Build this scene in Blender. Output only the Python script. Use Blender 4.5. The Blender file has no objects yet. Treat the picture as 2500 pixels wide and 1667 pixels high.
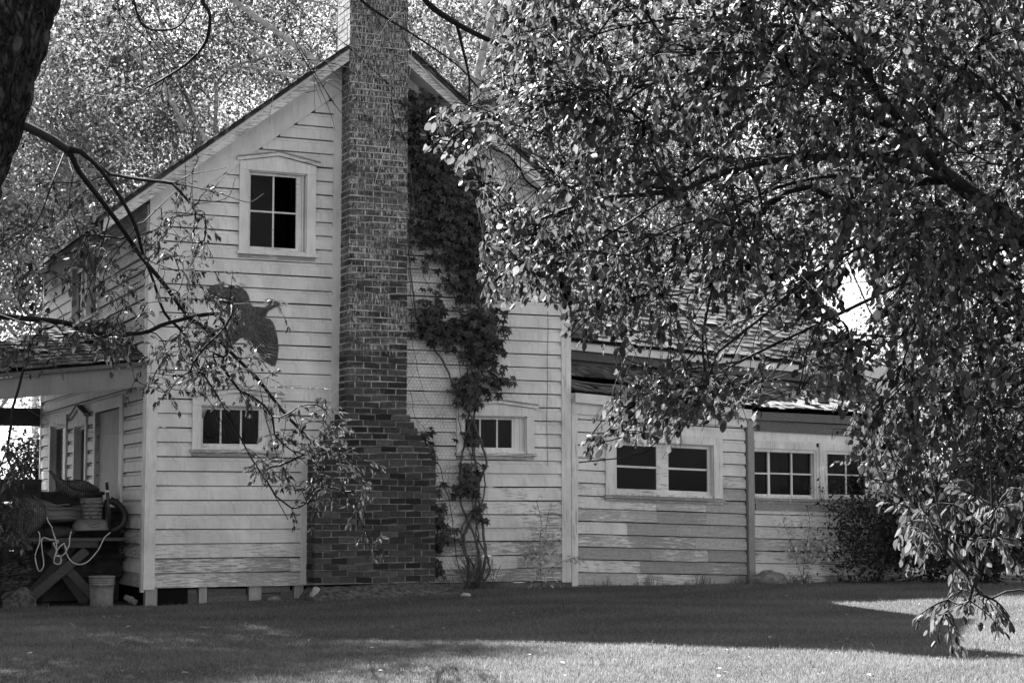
import bpy, math, numpy as np, random
from mathutils import Vector
rng=np.random.default_rng(7); random.seed(7)
S=bpy.context.scene; COL=S.collection
# ------------------------------------------------------------ camera
F=4450.; CX=1250.; CY=833.5; PITCH=math.atan(405/F); YAW=math.radians(23.5); EYE=1.12
fw=np.array([math.sin(YAW)*math.cos(PITCH),math.cos(YAW)*math.cos(PITCH),math.sin(PITCH)])
rt=np.array([math.cos(YAW),-math.sin(YAW),0.]); up=np.cross(rt,fw)
CAM=np.array([-4.503,-20.844,EYE])
cd=bpy.data.cameras.new('camera'); cam=bpy.data.objects.new('camera',cd); COL.objects.link(cam)
cd.sensor_width=36; cd.lens=F/2500*36; cd.clip_end=2000; cd.clip_start=.1
cam.location=CAM; cam.rotation_euler=(math.pi/2+PITCH,0,-YAW); S.camera=cam
S.render.resolution_x=1024; S.render.resolution_y=682
# ------------------------------------------------------------ sky, sun, exposure
SUN=np.array([-.15,.768,.623]); SUN/=np.linalg.norm(SUN)
el=math.asin(SUN[2]); 
w=bpy.data.worlds.new('World'); S.world=w; w.use_nodes=True; nt=w.node_tree; nt.nodes.clear()
sky=nt.nodes.new('ShaderNodeTexSky'); sky.sky_type='NISHITA'; sky.sun_disc=False; sky.sun_elevation=el
sky.sun_rotation=math.atan2(SUN[0],SUN[1])
bw=nt.nodes.new('ShaderNodeRGBToBW'); bg=nt.nodes.new('ShaderNodeBackground'); wo=nt.nodes.new('ShaderNodeOutputWorld')
nt.links.new(sky.outputs[0],bw.inputs[0]); nt.links.new(bw.outputs[0],bg.inputs[0]); nt.links.new(bg.outputs[0],wo.inputs[0])
bg.inputs[1].default_value=.05
sl=bpy.data.lights.new('sun','SUN'); sl.energy=5; sl.angle=math.radians(.5); sl.color=(1,1,1)
so=bpy.data.objects.new('sun',sl); COL.objects.link(so); so.rotation_euler=Vector(SUN).to_track_quat('Z','Y').to_euler()
S.view_settings.view_transform='Standard'; S.view_settings.look='None'; S.view_settings.gamma=1; S.view_settings.exposure=2.95
S.render.engine='CYCLES'
# ------------------------------------------------------------ pixel helpers (positions measured from the place)
def ray(x,y): x=np.asarray(x,float); y=np.asarray(y,float); return fw+rt*((x-CX)/F)[...,None]+up*((CY-y)/F)[...,None]
K=2500/2352
def onY(x,y,Y=0.,k=1.): d=ray(x*k,y*k); return CAM+((Y-CAM[1])/d[1])*d
def onX(x,y,X=0.,k=1.): d=ray(x*k,y*k); return CAM+((X-CAM[0])/d[0])*d
def atD(x,y,D,k=K): 
    d=ray(np.asarray(x)*k,np.asarray(y)*k); return CAM+d*np.asarray(D,float)[...,None]
def projD(P):
    v=P-CAM; z=v@fw; z=np.where(np.abs(z)<.01,.01,z); return (CX+F*(v@rt)/z)/K,(CY-F*(v@up)/z)/K,z
# ------------------------------------------------------------ object helpers
def tag(o,label=None,cat=None,group=None,kind=None):
    if label:o['label']=label
    if cat:o['category']=cat
    if group:o['group']=group
    if kind:o['kind']=kind
    return o
def empty(name,loc=(0,0,0)):
    o=bpy.data.objects.new(name,None); COL.objects.link(o); o.location=loc; o.empty_display_size=.2; return o
class MB:
    def __init__(s): s.v=[];s.n=0;s.f=[];s.t=[];s.smooth=False
    def add(s,V,Fc,tone=.5):
        V=np.asarray(V,float).reshape(-1,3); s.v.append(V)
        t=np.asarray(tone,float); s.t.append(np.broadcast_to(t,(len(V),)).copy() if t.ndim==0 else t)
        for f in (Fc if isinstance(Fc,list) else [Fc]):
            f=np.asarray(f); s.f.append(f+s.n)
        s.n+=len(V)
    def build(s,name,mat,parent=None,smooth=None):
        me=bpy.data.meshes.new(name)
        V=np.concatenate(s.v) if s.v else np.zeros((0,3)); T=np.concatenate(s.t) if s.t else np.zeros(0)
        if parent is not None: V=V-np.array(wloc(parent))
        fl=[f if f.ndim==2 else f[None] for f in s.f]
        starts=[];idx=[];c=0
        for f in fl:
            m,k=f.shape; idx.append(f.reshape(-1)); starts.append(c+np.arange(m)*k); c+=m*k
        idx=np.concatenate(idx); starts=np.concatenate(starts)
        me.vertices.add(len(V)); me.vertices.foreach_set('co',V.astype(np.float32).reshape(-1))
        me.loops.add(len(idx)); me.loops.foreach_set('vertex_index',idx.astype(np.int32))
        me.polygons.add(len(starts)); me.polygons.foreach_set('loop_start',starts.astype(np.int32))
        a=me.attributes.new('tone','FLOAT','POINT'); a.data.foreach_set('value',T.astype(np.float32))
        me.update(calc_edges=True); me.validate()
        sm=s.smooth if smooth is None else smooth
        me.polygons.foreach_set('use_smooth',np.full(len(me.polygons),sm)); 
        me.materials.append(mat)
        o=bpy.data.objects.new(name,me); COL.objects.link(o)
        if parent is not None: o.parent=parent
        return o
    def box(s,fr,u0,u1,z0,z1,n0,n1,tone=.5,sh=0.):
        # sh: board ends may sit lower at u1
        c=[(u,z,n) for u in(u0,u1) for z in(z0,z1) for n in(n0,n1)]
        V=np.array([fr(u,z-(sh*(u-u0)),n) for u,z,n in c])
        s.add(V,np.array([[0,1,3,2],[4,6,7,5],[0,4,5,1],[2,3,7,6],[0,2,6,4],[1,5,7,3]]),tone)
    def prism(s,fr,pts,n0,n1,tone=.5):
        m=len(pts); V=[fr(u,z,n0) for u,z in pts]+[fr(u,z,n1) for u,z in pts]
        s.add(V,[np.arange(m),np.arange(m,2*m)[::-1],np.array([[i,(i+1)%m,m+(i+1)%m,m+i] for i in range(m)])],tone)
    def tube(s,P,R,sides=6,tone=.5,jit=0):
        P=np.asarray(P,float); R=np.broadcast_to(np.asarray(R,float),(len(P),)); n=len(P)
        T=np.gradient(P,axis=0); T/=np.linalg.norm(T,axis=1)[:,None]+1e-9
        ref=np.array([0,0,1.]) if abs(T[0,2])<.9 else np.array([1.,0,0])
        A=np.cross(T,ref); A/=np.linalg.norm(A,axis=1)[:,None]+1e-9; B=np.cross(T,A)
        th=np.arange(sides)*2*math.pi/sides
        V=P[:,None,:]+R[:,None,None]*(np.cos(th)[None,:,None]*A[:,None,:]+np.sin(th)[None,:,None]*B[:,None,:])
        i=np.arange(n-1)[:,None]*sides; j=np.arange(sides)[None]; j2=(j+1)%sides
        q=np.stack([i+j,i+j2,i+sides+j2,i+sides+j],-1).reshape(-1,4)
        s.add(V.reshape(-1,3),[q,np.arange(sides)[::-1],np.arange(sides)+(n-1)*sides],tone)
    def loft(s,rings,tone=.5,cap=True):
        n=len(rings); k=len(rings[0]); V=np.concatenate([np.asarray(r) for r in rings])
        i=np.arange(n-1)[:,None]*k; j=np.arange(k)[None]; j2=(j+1)%k
        q=np.stack([i+j,i+j2,i+k+j2,i+k+j],-1).reshape(-1,4)
        s.add(V,[q]+([np.arange(k)[::-1],np.arange(k)+(n-1)*k] if cap else []),tone)
def wloc(o):
    p=np.zeros(3)
    while o is not None: p=p+np.array(o.location); o=o.parent
    return p
def smooth_poly(P,m=6):
    P=np.asarray(P,float); n=len(P)
    if n<3: 
        t=np.linspace(0,1,m)[:,None]; return P[0]*(1-t)+P[-1]*t
    Q=np.vstack([2*P[0]-P[1],P,2*P[-1]-P[-2]]); out=[]
    for i in range(1,n):
        t=np.linspace(0,1,m,endpoint=False)[:,None]; a,b,c,d=Q[i-1],Q[i],Q[i+1],Q[i+2]
        out.append(.5*((2*b)+(-a+c)*t+(2*a-5*b+4*c-d)*t**2+(-a+3*b-3*c+d)*t**3))
    out.append(P[-1:]); return np.vstack(out)
front=lambda u,z,n: np.array([u,-n,z])          # facade: u=+X, outward=-Y
side=lambda u,z,n: np.array([-n,u,z])           # left side wall: u=+Y, outward=-X
flat=lambda u,z,n: np.array([u,z,n])
# ------------------------------------------------------------ materials
class M:
    def __init__(s,name):
        m=bpy.data.materials.new(name); m.use_nodes=True; s.m=m; s.t=m.node_tree; s.t.nodes.clear()
        s.out=s.n('ShaderNodeOutputMaterial'); s.b=s.n('ShaderNodeBsdfPrincipled'); s.l(s.b.outputs[0],s.out.inputs[0])
    def n(s,t,**k):
        x=s.t.nodes.new(t)
        for a,b in k.items(): setattr(x,a,b)
        return x
    def l(s,a,b): s.t.links.new(a,b)
    def math(s,op,a,b=None,c=None,clamp=False):
        x=s.n('ShaderNodeMath',operation=op,use_clamp=clamp)
        for i,v in enumerate((a,b,c)):
            if v is None: continue
            if hasattr(v,'links'): s.l(v,x.inputs[i])
            else: x.inputs[i].default_value=v
        return x.outputs[0]
    def pos(s,sx=1,sy=1,sz=1,mode='xyz'):
        g=s.n('ShaderNodeNewGeometry').outputs['Position']
        if mode=='uz': # combine x+y so that a wall's grain runs along it whichever way it faces
            sp=s.n('ShaderNodeSeparateXYZ'); s.l(g,sp.inputs[0]); c=s.n('ShaderNodeCombineXYZ')
            s.l(s.math('MULTIPLY',s.math('ADD',sp.outputs[0],s.math('MULTIPLY',sp.outputs[1],1.3)),sx),c.inputs[0]); s.l(s.math('MULTIPLY',sp.outputs[2],sz),c.inputs[2]); return c.outputs[0]
        mp=s.n('ShaderNodeMapping'); s.l(g,mp.inputs[0]); mp.inputs['Scale'].default_value=(sx,sy,sz); return mp.outputs[0]
    def noise(s,vec,scale,detail=4,rough=.55,dist=0):
        x=s.n('ShaderNodeTexNoise'); s.l(vec,x.inputs['Vector']); x.inputs['Scale'].default_value=scale; x.inputs['Detail'].default_value=detail; x.inputs['Roughness'].default_value=rough; x.inputs['Distortion'].default_value=dist
        return x.outputs[0]
    def ramp(s,v,a,b,va=0.,vb=1.):
        x=s.n('ShaderNodeMapRange'); s.l(v,x.inputs[0]); 
        for i,k in enumerate((a,b,va,vb)): x.inputs[i+1].default_value=k
        x.clamp=True; return x.outputs[0]
    def tone(s): return s.n('ShaderNodeAttribute',attribute_name='tone').outputs['Fac']
    def mix(s,f,a,b):
        x=s.n('ShaderNodeMix',data_type='FLOAT')
        for i,v in ((0,f),(2,a),(3,b)):
            if hasattr(v,'links'): s.l(v,x.inputs[i])
            else: x.inputs[i].default_value=v
        return x.outputs[0]
    def col(s,v): s.l(v,s.b.inputs['Base Color'])
    def bump(s,h,st=.5,d=.01):
        b=s.n('ShaderNodeBump'); b.inputs['Strength'].default_value=st; b.inputs['Distance'].default_value=d; s.l(h,b.inputs['Height']); s.l(b.outputs[0],s.b.inputs['Normal'])
    def rough(s,v,spec=.3):
        if hasattr(v,'links'): s.l(v,s.b.inputs['Roughness'])
        else: s.b.inputs['Roughness'].default_value=v
        s.b.inputs['Specular IOR Level'].default_value=spec
def plain(name,c,rough=.6,spec=.3,var=.15,scale=12,bump=.2):
    m=M(name); p=m.pos(); n=m.noise(p,scale,5); m.col(m.math('MULTIPLY',m.ramp(n,.3,.7,1-var,1+var),c)); m.rough(rough,spec)
    if bump: m.bump(n,bump)
    return m.m
def paint(name,white,wood0,wood1,vertical=False,bias=0.):
    # flaking white paint over bare grey boards; 'tone' says how much paint is gone on that board
    m=M(name); sx,sz=(2.2,26) if not vertical else (30,1.6)
    p=m.pos(sx,1,sz,'uz'); p2=m.pos(1,1,1,'uz')
    fl=m.noise(p,2.2,7,.68); big=m.noise(p2,1.3,3); fine=m.noise(m.pos(sx*3,1,sz*2.5,'uz'),3,4)
    loss=m.math('ADD',m.math('ADD',m.math('MULTIPLY',fl,.75),m.math('MULTIPLY',big,.35)),m.math('ADD',m.math('MULTIPLY',m.tone(),.62),bias))
    k=m.ramp(loss,.92,.975)
    dirt=m.ramp(m.noise(m.pos(1.2,1,.8,'uz'),2.5,6,.6),.3,.7,.70,1.06)
    rb=m.math('FRACT',m.math('MULTIPLY',m.tone(),37.7)); wood=m.math('MULTIPLY',m.mix(m.ramp(fine,.3,.7),wood0,wood1),m.math('MULTIPLY',m.ramp(rb,0,1,.70,1.12),m.ramp(m.noise(m.pos(*((1.4,1,70) if not vertical else (70,1,1.2)),'uz'),2.5,5,.7),.3,.7,.6,1.35)))
    speck=m.ramp(m.noise(p2,38,2,.5),.70,.75,1,.45)
    nick=m.ramp(m.noise(m.pos(8,1,55,'uz'),3,5,.7),.66,.70,1,.6)
    drip=m.ramp(m.noise(m.pos(9,1,.9,'uz'),2.2,5,.65),.52,.78,1,.66)
    m.col(m.mix(k,m.math('MULTIPLY',drip,m.math('MULTIPLY',m.math('MULTIPLY',m.math('MULTIPLY',dirt,white),speck),nick)),wood)); m.rough(.62,.25)
    m.bump(m.math('ADD',m.math('MULTIPLY',k,-.8),m.math('MULTIPLY',fine,.6)),.35,.004); return m.m
MAT={}
MAT['siding']=paint('weathered_white_siding',.70,.22,.46)
MAT['trim']=paint('weathered_white_trim',.70,.20,.4,True)
MAT['trimh']=paint('weathered_white_trim_level',.70,.20,.4)
MAT['oldwood']=paint('bare_old_wood',.34,.05,.17,False,.25)
MAT['porch']=paint('greyed_porch_paint',.21,.12,.25)
MAT['oldwoodv']=paint('bare_old_post',.5,.18,.42,True,.18)
def brick():
    m=M('old_brick'); p=m.pos(); sp=m.n('ShaderNodeSeparateXYZ'); m.l(p,sp.inputs[0]); z=sp.outputs[2]
    base=m.math('MULTIPLY',m.ramp(m.tone(),0,1,.018,.085),m.ramp(m.noise(p,25,5),.3,.7,.7,1.25))
    st=m.ramp(m.noise(m.pos(24,1,5.5,'uz'),2.2,5,.7),.47,.62)
    area=m.noise(m.pos(1.5,1,2.2,'uz'),2,4,.6)
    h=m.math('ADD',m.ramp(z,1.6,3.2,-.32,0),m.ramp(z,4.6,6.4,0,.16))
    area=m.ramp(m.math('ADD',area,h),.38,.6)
    e=m.math('MULTIPLY',st,area)
    m.col(m.mix(m.math('MULTIPLY',e,.8),base,.56)); m.rough(.85,.15); m.bump(m.noise(p,60,4),.6,.006); return m.m
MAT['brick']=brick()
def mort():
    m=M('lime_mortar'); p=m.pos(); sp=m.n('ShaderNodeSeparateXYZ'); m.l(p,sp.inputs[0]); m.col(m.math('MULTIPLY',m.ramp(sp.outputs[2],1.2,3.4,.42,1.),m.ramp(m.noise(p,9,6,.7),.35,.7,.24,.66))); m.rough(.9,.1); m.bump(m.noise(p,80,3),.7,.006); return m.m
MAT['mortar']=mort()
def shingle(name,a,b):
    m=M(name); g=m.noise(m.pos(45,4,4),2,5,.6); l=m.ramp(m.noise(m.pos(),9,4,.6),.5,.7)
    c=m.math('MULTIPLY',m.ramp(m.tone(),0,1,a,b),m.ramp(g,.3,.7,.6,1.35)); m.col(m.mix(m.math('MULTIPLY',l,.5),c,.2)); m.rough(.8,.2); m.bump(g,.8,.008); return m.m
MAT['shingle']=shingle('cedar_shingles',.03,.15); MAT['shinglepale']=shingle('shade_lifted_cedar_shingles',.04,.19); MAT['shingledark']=shingle('dark_cedar_shingles',.02,.06)  # paler tint offsets shadow on lower roof; darkest tint for porch and main roof
def leaf(name,a,b,tr=.45,rough=.45,spec=.4):
    m=M(name); c=m.ramp(m.tone(),0,1,a,b); m.col(c); m.rough(rough,spec)
    t=m.n('ShaderNodeBsdfTranslucent'); x=m.n('ShaderNodeMixShader'); x.inputs[0].default_value=tr
    m.l(m.math('MULTIPLY',c,1.5),t.inputs[0]); m.l(m.b.outputs[0],x.inputs[1]); m.l(t.outputs[0],x.inputs[2]); m.l(x.outputs[0],m.out.inputs[0]); return m.m
MAT['leaf_mid']=leaf('broad_leaves',.002,.115,.45,.5,.12)
MAT['leaf_left']=leaf('elm_leaves',.005,.09,.3,.55,.08)
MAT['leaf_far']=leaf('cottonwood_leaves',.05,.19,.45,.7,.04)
MAT['leaf_vine']=leaf('creeper_leaves',.006,.08,.1,.5,.25)
MAT['leaf_bush']=leaf('shrub_leaves',.012,.07,.3,.6,.1)
MAT['leaf_sap']=leaf('sunlit_tint_sapling_leaves',.28,.6,.35,.6,.1)  # leaf colour brightened to stand in for sun flecks
MAT['needle']=leaf('juniper_sprays',.03,.09,.1,.6)
MAT['grass']=leaf('lawn_blades',.07,.23,.3,.7,.05)
def bark(name,a,b,sx=14,sz=2.5,d=.03):
    m=M(name); p=m.pos(sx,sx,sz); n=m.noise(p,1.6,6,.65,.4); m.col(m.ramp(n,.35,.7,a,b)); m.rough(.85,.2); m.bump(n,.9,d); return m.m
def bigbark():
    m=M('deep_furrowed_bark'); n=m.noise(m.pos(9,9,2.6),2.0,6,.7,.6); n2=m.noise(m.pos(26,26,12),2,4); v=m.math('ADD',m.math('MULTIPLY',m.math('ABSOLUTE',m.math('SUBTRACT',n,.5)),2.4),m.math('MULTIPLY',n2,.25))
    m.col(m.ramp(v,.12,.62,.002,.12)); m.rough(.9,.1); m.bump(v,1.,.05); return m.m
MAT['bark_big']=bigbark()
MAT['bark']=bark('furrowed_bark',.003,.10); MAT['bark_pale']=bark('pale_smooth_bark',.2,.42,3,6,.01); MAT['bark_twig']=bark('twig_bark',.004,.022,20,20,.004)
MAT['bark_dark']=bark('dark_limb_bark',.002,.03)
MAT['litter']=leaf('dry_leaf_litter',.08,.3,.1,.7,.1)
MAT['bark_vine']=bark('vine_bark',.04,.13,30,8,.006)
def ground():
    m=M('lawn_ground'); p=m.pos(); sp=m.n('ShaderNodeSeparateXYZ'); m.l(p,sp.inputs[0])
    n=m.ramp(m.noise(p,1.2,6,.7),.3,.7,.045,.085); f=m.ramp(m.noise(p,70,3),.3,.7,.6,1.4)
    near=m.math('MULTIPLY',n,f); field=m.ramp(m.noise(m.pos(1,3,1),.35,6,.6),.3,.7,.22,.42)
    m.col(m.mix(m.ramp(sp.outputs[1],16,26),near,field)); m.rough(.95,.1); m.bump(m.noise(p,50,5),.8,.03); return m.m
MAT['ground']=ground()
MAT['soil']=plain('crumbling_rubble',.09,.95,.1,.7,18,1.)
MAT['stone']=plain('field_stone',.16,.85,.2,.4,14,.6)
MAT['palestone']=plain('pale_stone',.33,.85,.2,.3,14,.6)
MAT['iron']=plain('aged_sheet_metal',.085,.6,.3,.55,30,.5)
MAT['wire']=plain('rusty_wire',.07,.6,.3,.2,20,0)
MAT['black']=plain('unlit_interior_black',.008,.9,.05,.1,3,0)  # near-black colour stands in for spaces without light
MAT['rubber']=plain('black_rubber',.025,.45,.4,.2,20,.1)
MAT['plastic']=plain('faded_plastic',.135,.42,.45,.12,6,.08)
MAT['pail']=plain('scuffed_pail_plastic',.17,.5,.4,.3,14,.15)
MAT['rope']=plain('pale_rope',.5,.8,.2,.2,60,.4)
MAT['darkwood']=plain('dark_stained_wood',.035,.8,.2,.5,9,.5)
MAT['xwood']=paint('weathered_table_wood',.2,.035,.085,False,.4)
MAT['door']=paint('faded_grey_door_paint',.22,.1,.2,True,-.15)
def feather(name,a,b,sc):
    m=M(name); p=m.pos(); w=m.n('ShaderNodeTexWave'); m.l(p,w.inputs[0]); w.inputs['Scale'].default_value=sc; w.inputs['Distortion'].default_value=6; w.inputs['Detail'].default_value=3; w.inputs['Detail Scale'].default_value=4
    m.col(m.ramp(w.outputs['Fac'],.45,.9,a,b)); m.rough(.5,.4); m.bump(w.outputs['Fac'],.5,.01); return m.m
MAT['feather']=feather('dark_scaled_feathers',.012,.10,14); MAT['tailf']=feather('pale_barred_feathers',.03,.22,9)
def glass():
    m=M('dusty_window_glass'); p=m.pos()
    d=m.ramp(m.noise(p,3,6,.7),.35,.8,.002,.014); sp=m.ramp(m.noise(p,26,3,.6),.69,.77,0,.2); streak=m.ramp(m.noise(m.pos(30,30,3),1.5,5,.7),.64,.74,0,.04)
    m.col(m.math('ADD',m.math('ADD',d,sp),streak)); m.b.inputs['Roughness'].default_value=.1; m.b.inputs['Specular IOR Level'].default_value=.12
    t=m.n('ShaderNodeBsdfTransparent'); x=m.n('ShaderNodeMixShader'); x.inputs[0].default_value=.55; m.l(t.outputs[0],x.inputs[1]); m.l(m.b.outputs[0],x.inputs[2]); m.l(x.outputs[0],m.out.inputs[0]); return m.m
MAT['glass']=glass()
# ------------------------------------------------------------ ground
def gz(x,y):
    x=np.asarray(x,float); y=np.asarray(y,float)
    z=.032*np.clip(x,0,4)*np.clip((y+5.5)/5,0,1)+.02*np.sin(x*.9+1)*np.cos(y*.7)*np.clip(-y/3,0,1)
    z=z+np.clip(y-24,0,200)*.13*np.clip((y-24)/20,0,1)
    return z
def make_ground():
    xs=np.concatenate([-np.geomspace(400,14,14),np.arange(-13.5,20,.5),np.geomspace(20.5,400,14)])
    ys=np.concatenate([-np.geomspace(300,26,10),np.arange(-25,30,.5),np.geomspace(31,500,24)])
    X,Y=np.meshgrid(xs,ys); Z=gz(X,Y); V=np.stack([X,Y,Z],-1).reshape(-1,3)
    n=len(xs); m=len(ys); i=np.arange(m-1)[:,None]*n; j=np.arange(n-1)[None]
    q=np.stack([i+j,i+j+1,i+n+j+1,i+n+j],-1).reshape(-1,4)
    b=MB(); b.add(V,q); o=b.build('ground',MAT['ground'],smooth=True); tag(o,'mown lawn rising to a pale grass hillside','ground',kind='structure')
make_ground()
def grass_field():
    N=620000
    D=np.sqrt(rng.uniform(10.6**2,25.5**2,N)); lat=rng.uniform(-1,1,N)*D*.300
    P=CAM[:2]+fw[:2]/np.linalg.norm(fw[:2])*D[:,None]+rt[:2]*lat[:,None]
    x,y=P[:,0],P[:,1]
    inside=((x>-.1)&(x<12)&(y>-.12))|((x>1.7)&(x<3.6)&(y>-.75))|((x>-3)&(x<.2)&(y>.15))|(y>1)
    edge=(y>-.45)&(x>0)&(rng.random(N)<.5)
    x,y=x[~(inside|edge)],y[~(inside|edge)]; n=len(x)
    z=gz(x,y)-.004
    patch=np.sin(x*1.7+np.sin(y*2.1)*1.5)*np.sin(y*2.7+np.sin(x*1.3))*.5+.5
    h=rng.uniform(.015,.036,n)*(.8+.4*patch); h[rng.random(n)<.015]*=1.8; wd=rng.uniform(.002,.004,n)
    a=rng.uniform(0,2*math.pi,n); b=rng.uniform(0,2*math.pi,n); le=rng.uniform(.1,.8,n)*h
    base=np.stack([x,y,z],-1); s=np.stack([np.cos(a)*wd,np.sin(a)*wd,0*a],-1)
    tip=base+np.stack([np.cos(b)*le,np.sin(b)*le,h],-1)
    V=np.stack([base-s,base+s,tip],1).reshape(-1,3); q=np.arange(3*n).reshape(-1,3)
    t=np.clip(.25+.35*patch+rng.normal(0,.22,n),0,1); t[rng.random(n)<.03]=1
    m=MB(); m.add(V,q,np.repeat(t,3)); tag(m.build('lawn_grass',MAT['grass']),'short mown lawn grass in front of the old house','grass',kind='stuff')
grass_field()
# ------------------------------------------------------------ house
H=empty('farmhouse',(2.66,0,0)); tag(H,'abandoned white clapboard gable house with brick chimney, side porch and sagging low annex','house')
HW=5.33; HD=7.4; RIDGE=6.95; SL=.776; EX=.207
rz=lambda x: RIDGE-SL*abs(x-2.665)
def part(mb,name,mat,parent=H,label=None,smooth=None):
    o=mb.build(name,mat,parent,smooth)
    if label:o['label']=label
    return o
def siding(fr,z0,z1,e,span,holes,wear,sh=0.,joints=2.6,seed=1):
    r=random.Random(seed); mb=MB(); z=z0; i=0
    prof=[(-.03,.008),(.034,0.),(.031,.66),(.017,.70),(.006,.79),(.004,.93),(-.03,.958)]
    while z<z1:
        zt=min(z+e,z1+.02); a,b=span((z+zt)/2,z,zt)
        if b-a>.05:
            iv=[(a,b,-9,99)]
            for (h0,h1,hz0,hz1) in holes:
                if hz0<zt and hz1>z:
                    nv=[]
                    for (p,q,lo,hi) in iv:
                        if h1<=p or h0>=q: nv.append((p,q,lo,hi)); continue
                        if h0>p: nv.append((p,h0,lo,hi))
                        if h1<q: nv.append((h1,q,lo,hi))
                        if hz0>z+.01: nv.append((max(p,h0),min(q,h1),lo,min(hi,hz0)))
                        if hz1<zt-.01: nv.append((max(p,h0),min(q,h1),max(lo,hz1),hi))
                    iv=nv
            for (p,q,lo,hi) in iv:
                cuts=[p]; 
                while q-cuts[-1]>joints*1.3: cuts.append(cuts[-1]+r.uniform(.6,1.2)*joints)
                cuts.append(q)
                for c0,c1 in zip(cuts[:-1],cuts[1:]):
                    n=max(1,int((c1-c0)/.35)); us=np.linspace(c0+.0012*(c0>p),c1-.0012*(c1<q),n+1)
                    jo=r.uniform(-.0015,.0025); jz=r.uniform(-.0025,.0025); ti=r.uniform(-.002,.002); tone=min(1,max(0,wear((c0+c1)/2,z)+r.uniform(-.10,.12)))
                    ru=[r.uniform(-.0012,.0012) for _ in us]
                    V=[];ez=zt-z
                    for k,u in enumerate(us):
                        for pi,(o,t) in enumerate(prof):
                            zz=min(hi,max(lo,z+(t*ez if t>0 else t)+jz+ti*(u-c0)+ru[k]))-sh*(u-holes_ref)
                            V.append(fr(u,zz,o+jo))
                    m=len(prof); q4=[[k*m+s,(k+1)*m+s,(k+1)*m+s+1,k*m+s+1] for k in range(n) for s in range(m-1)]
                    mb.add(V,[np.array(q4),np.arange(m),np.arange(n*m,n*m+m)[::-1]],tone)
        z=z+e; i+=1
    return mb
holes_ref=0.
E_=.1665
# facade
def fspan(zm,z0,z1):
    top=(RIDGE-.36-z1)/SL   # half width under the frieze
    a=max(.10,2.665-top); b=min(5.23,2.665+top)
    return a,b
fholes=[(1.14,1.86,4.13,5.11),(.61,1.46,1.79,2.31),(3.90,4.74,1.79,2.26),(3.92,4.70,4.13,4.99)]
def fw_wear(u,z): return .24+.30*max(0,1-(z-.2)/1.5)+.08*max(0,min(1,(3.2-z)/2))+(.04 if u>3 else 0)
fs=siding(front,.21,6.75,E_,fspan,fholes,fw_wear,seed=3)
part(fs,'siding_wall',MAT['siding'])
# interior backing behind everything so that no daylight shows through the boards
mb=MB(); mb.prism(front,[(.03,.25),(2.0,.25),(2.0,2.3),(2.2,2.3),(2.2,6.4),(1.6,6.0),(1.6,6.0)][:0] or [(.03,2.6),(5.3,2.6),(5.3,3.9),(.03,3.9)],-.06,-.012); part(mb,'wall_sheathing',MAT['darkwood'])
# side wall (left)
sholes=[(1.38,2.93,.3,2.34),(3.62,4.38,.48,2.23),(5.15,6.35,.93,2.31),(3.0,3.7,3.64,4.51),(4.1,4.8,3.64,4.51)]
part(siding(side,.21,4.84,E_,lambda zm,a,b:(.08,HD-.08),sholes,lambda u,z:(.34+.35*max(0,1-z/1.2) if z<2.9 else (.75 if (z<4.15 and u<2.6) else .42)),joints=1.9,seed=5),'siding_wall',MAT['siding'],label='left side wall with bare dark boards above the porch roof')
mb=MB(); mb.box(side,.05,HD-.05,3.75-.9,3.6,-.05,-.01); mb.box(side,.05,1.3,.2,4.6,-.05,-.01); mb.box(side,6.5,HD,.2,4.6,-.05,-.01); part(mb,'wall_sheathing',MAT['darkwood'])
right=lambda u,z,n: np.array([HW+n,u,z]); back=lambda u,z,n: np.array([u,HD+n,z])
part(siding(right,.21,4.84,E_,lambda zm,a,b:(.08,HD-.08),[],lambda u,z:.3,seed=6),'siding_wall',MAT['siding'])
part(siding(back,.21,6.75,E_,fspan,[],lambda u,z:.3,seed=7),'siding_wall',MAT['siding'])
# corner boards
for (x0,x1,nm) in ((-.026,.105,0),(5.225,5.356,1)):
    mb=MB(); zt=rz(x1 if nm else x0)-.22 if nm==0 else rz(x1)-.2
    mb.box(front,x0,x1,.19,4.66,.0,.044,tone=.5 if nm==0 else .5); part(mb,'corner_board',MAT['trim'])
mb=MB(); mb.box(side,-.0,.09,.16,4.62,.0,.040,.4); part(mb,'corner_board',MAT['trim'])
mb=MB(); mb.box(side,HD-.1,HD,.16,4.62,.0,.040,.4); part(mb,'corner_board',MAT['trim'])
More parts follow.
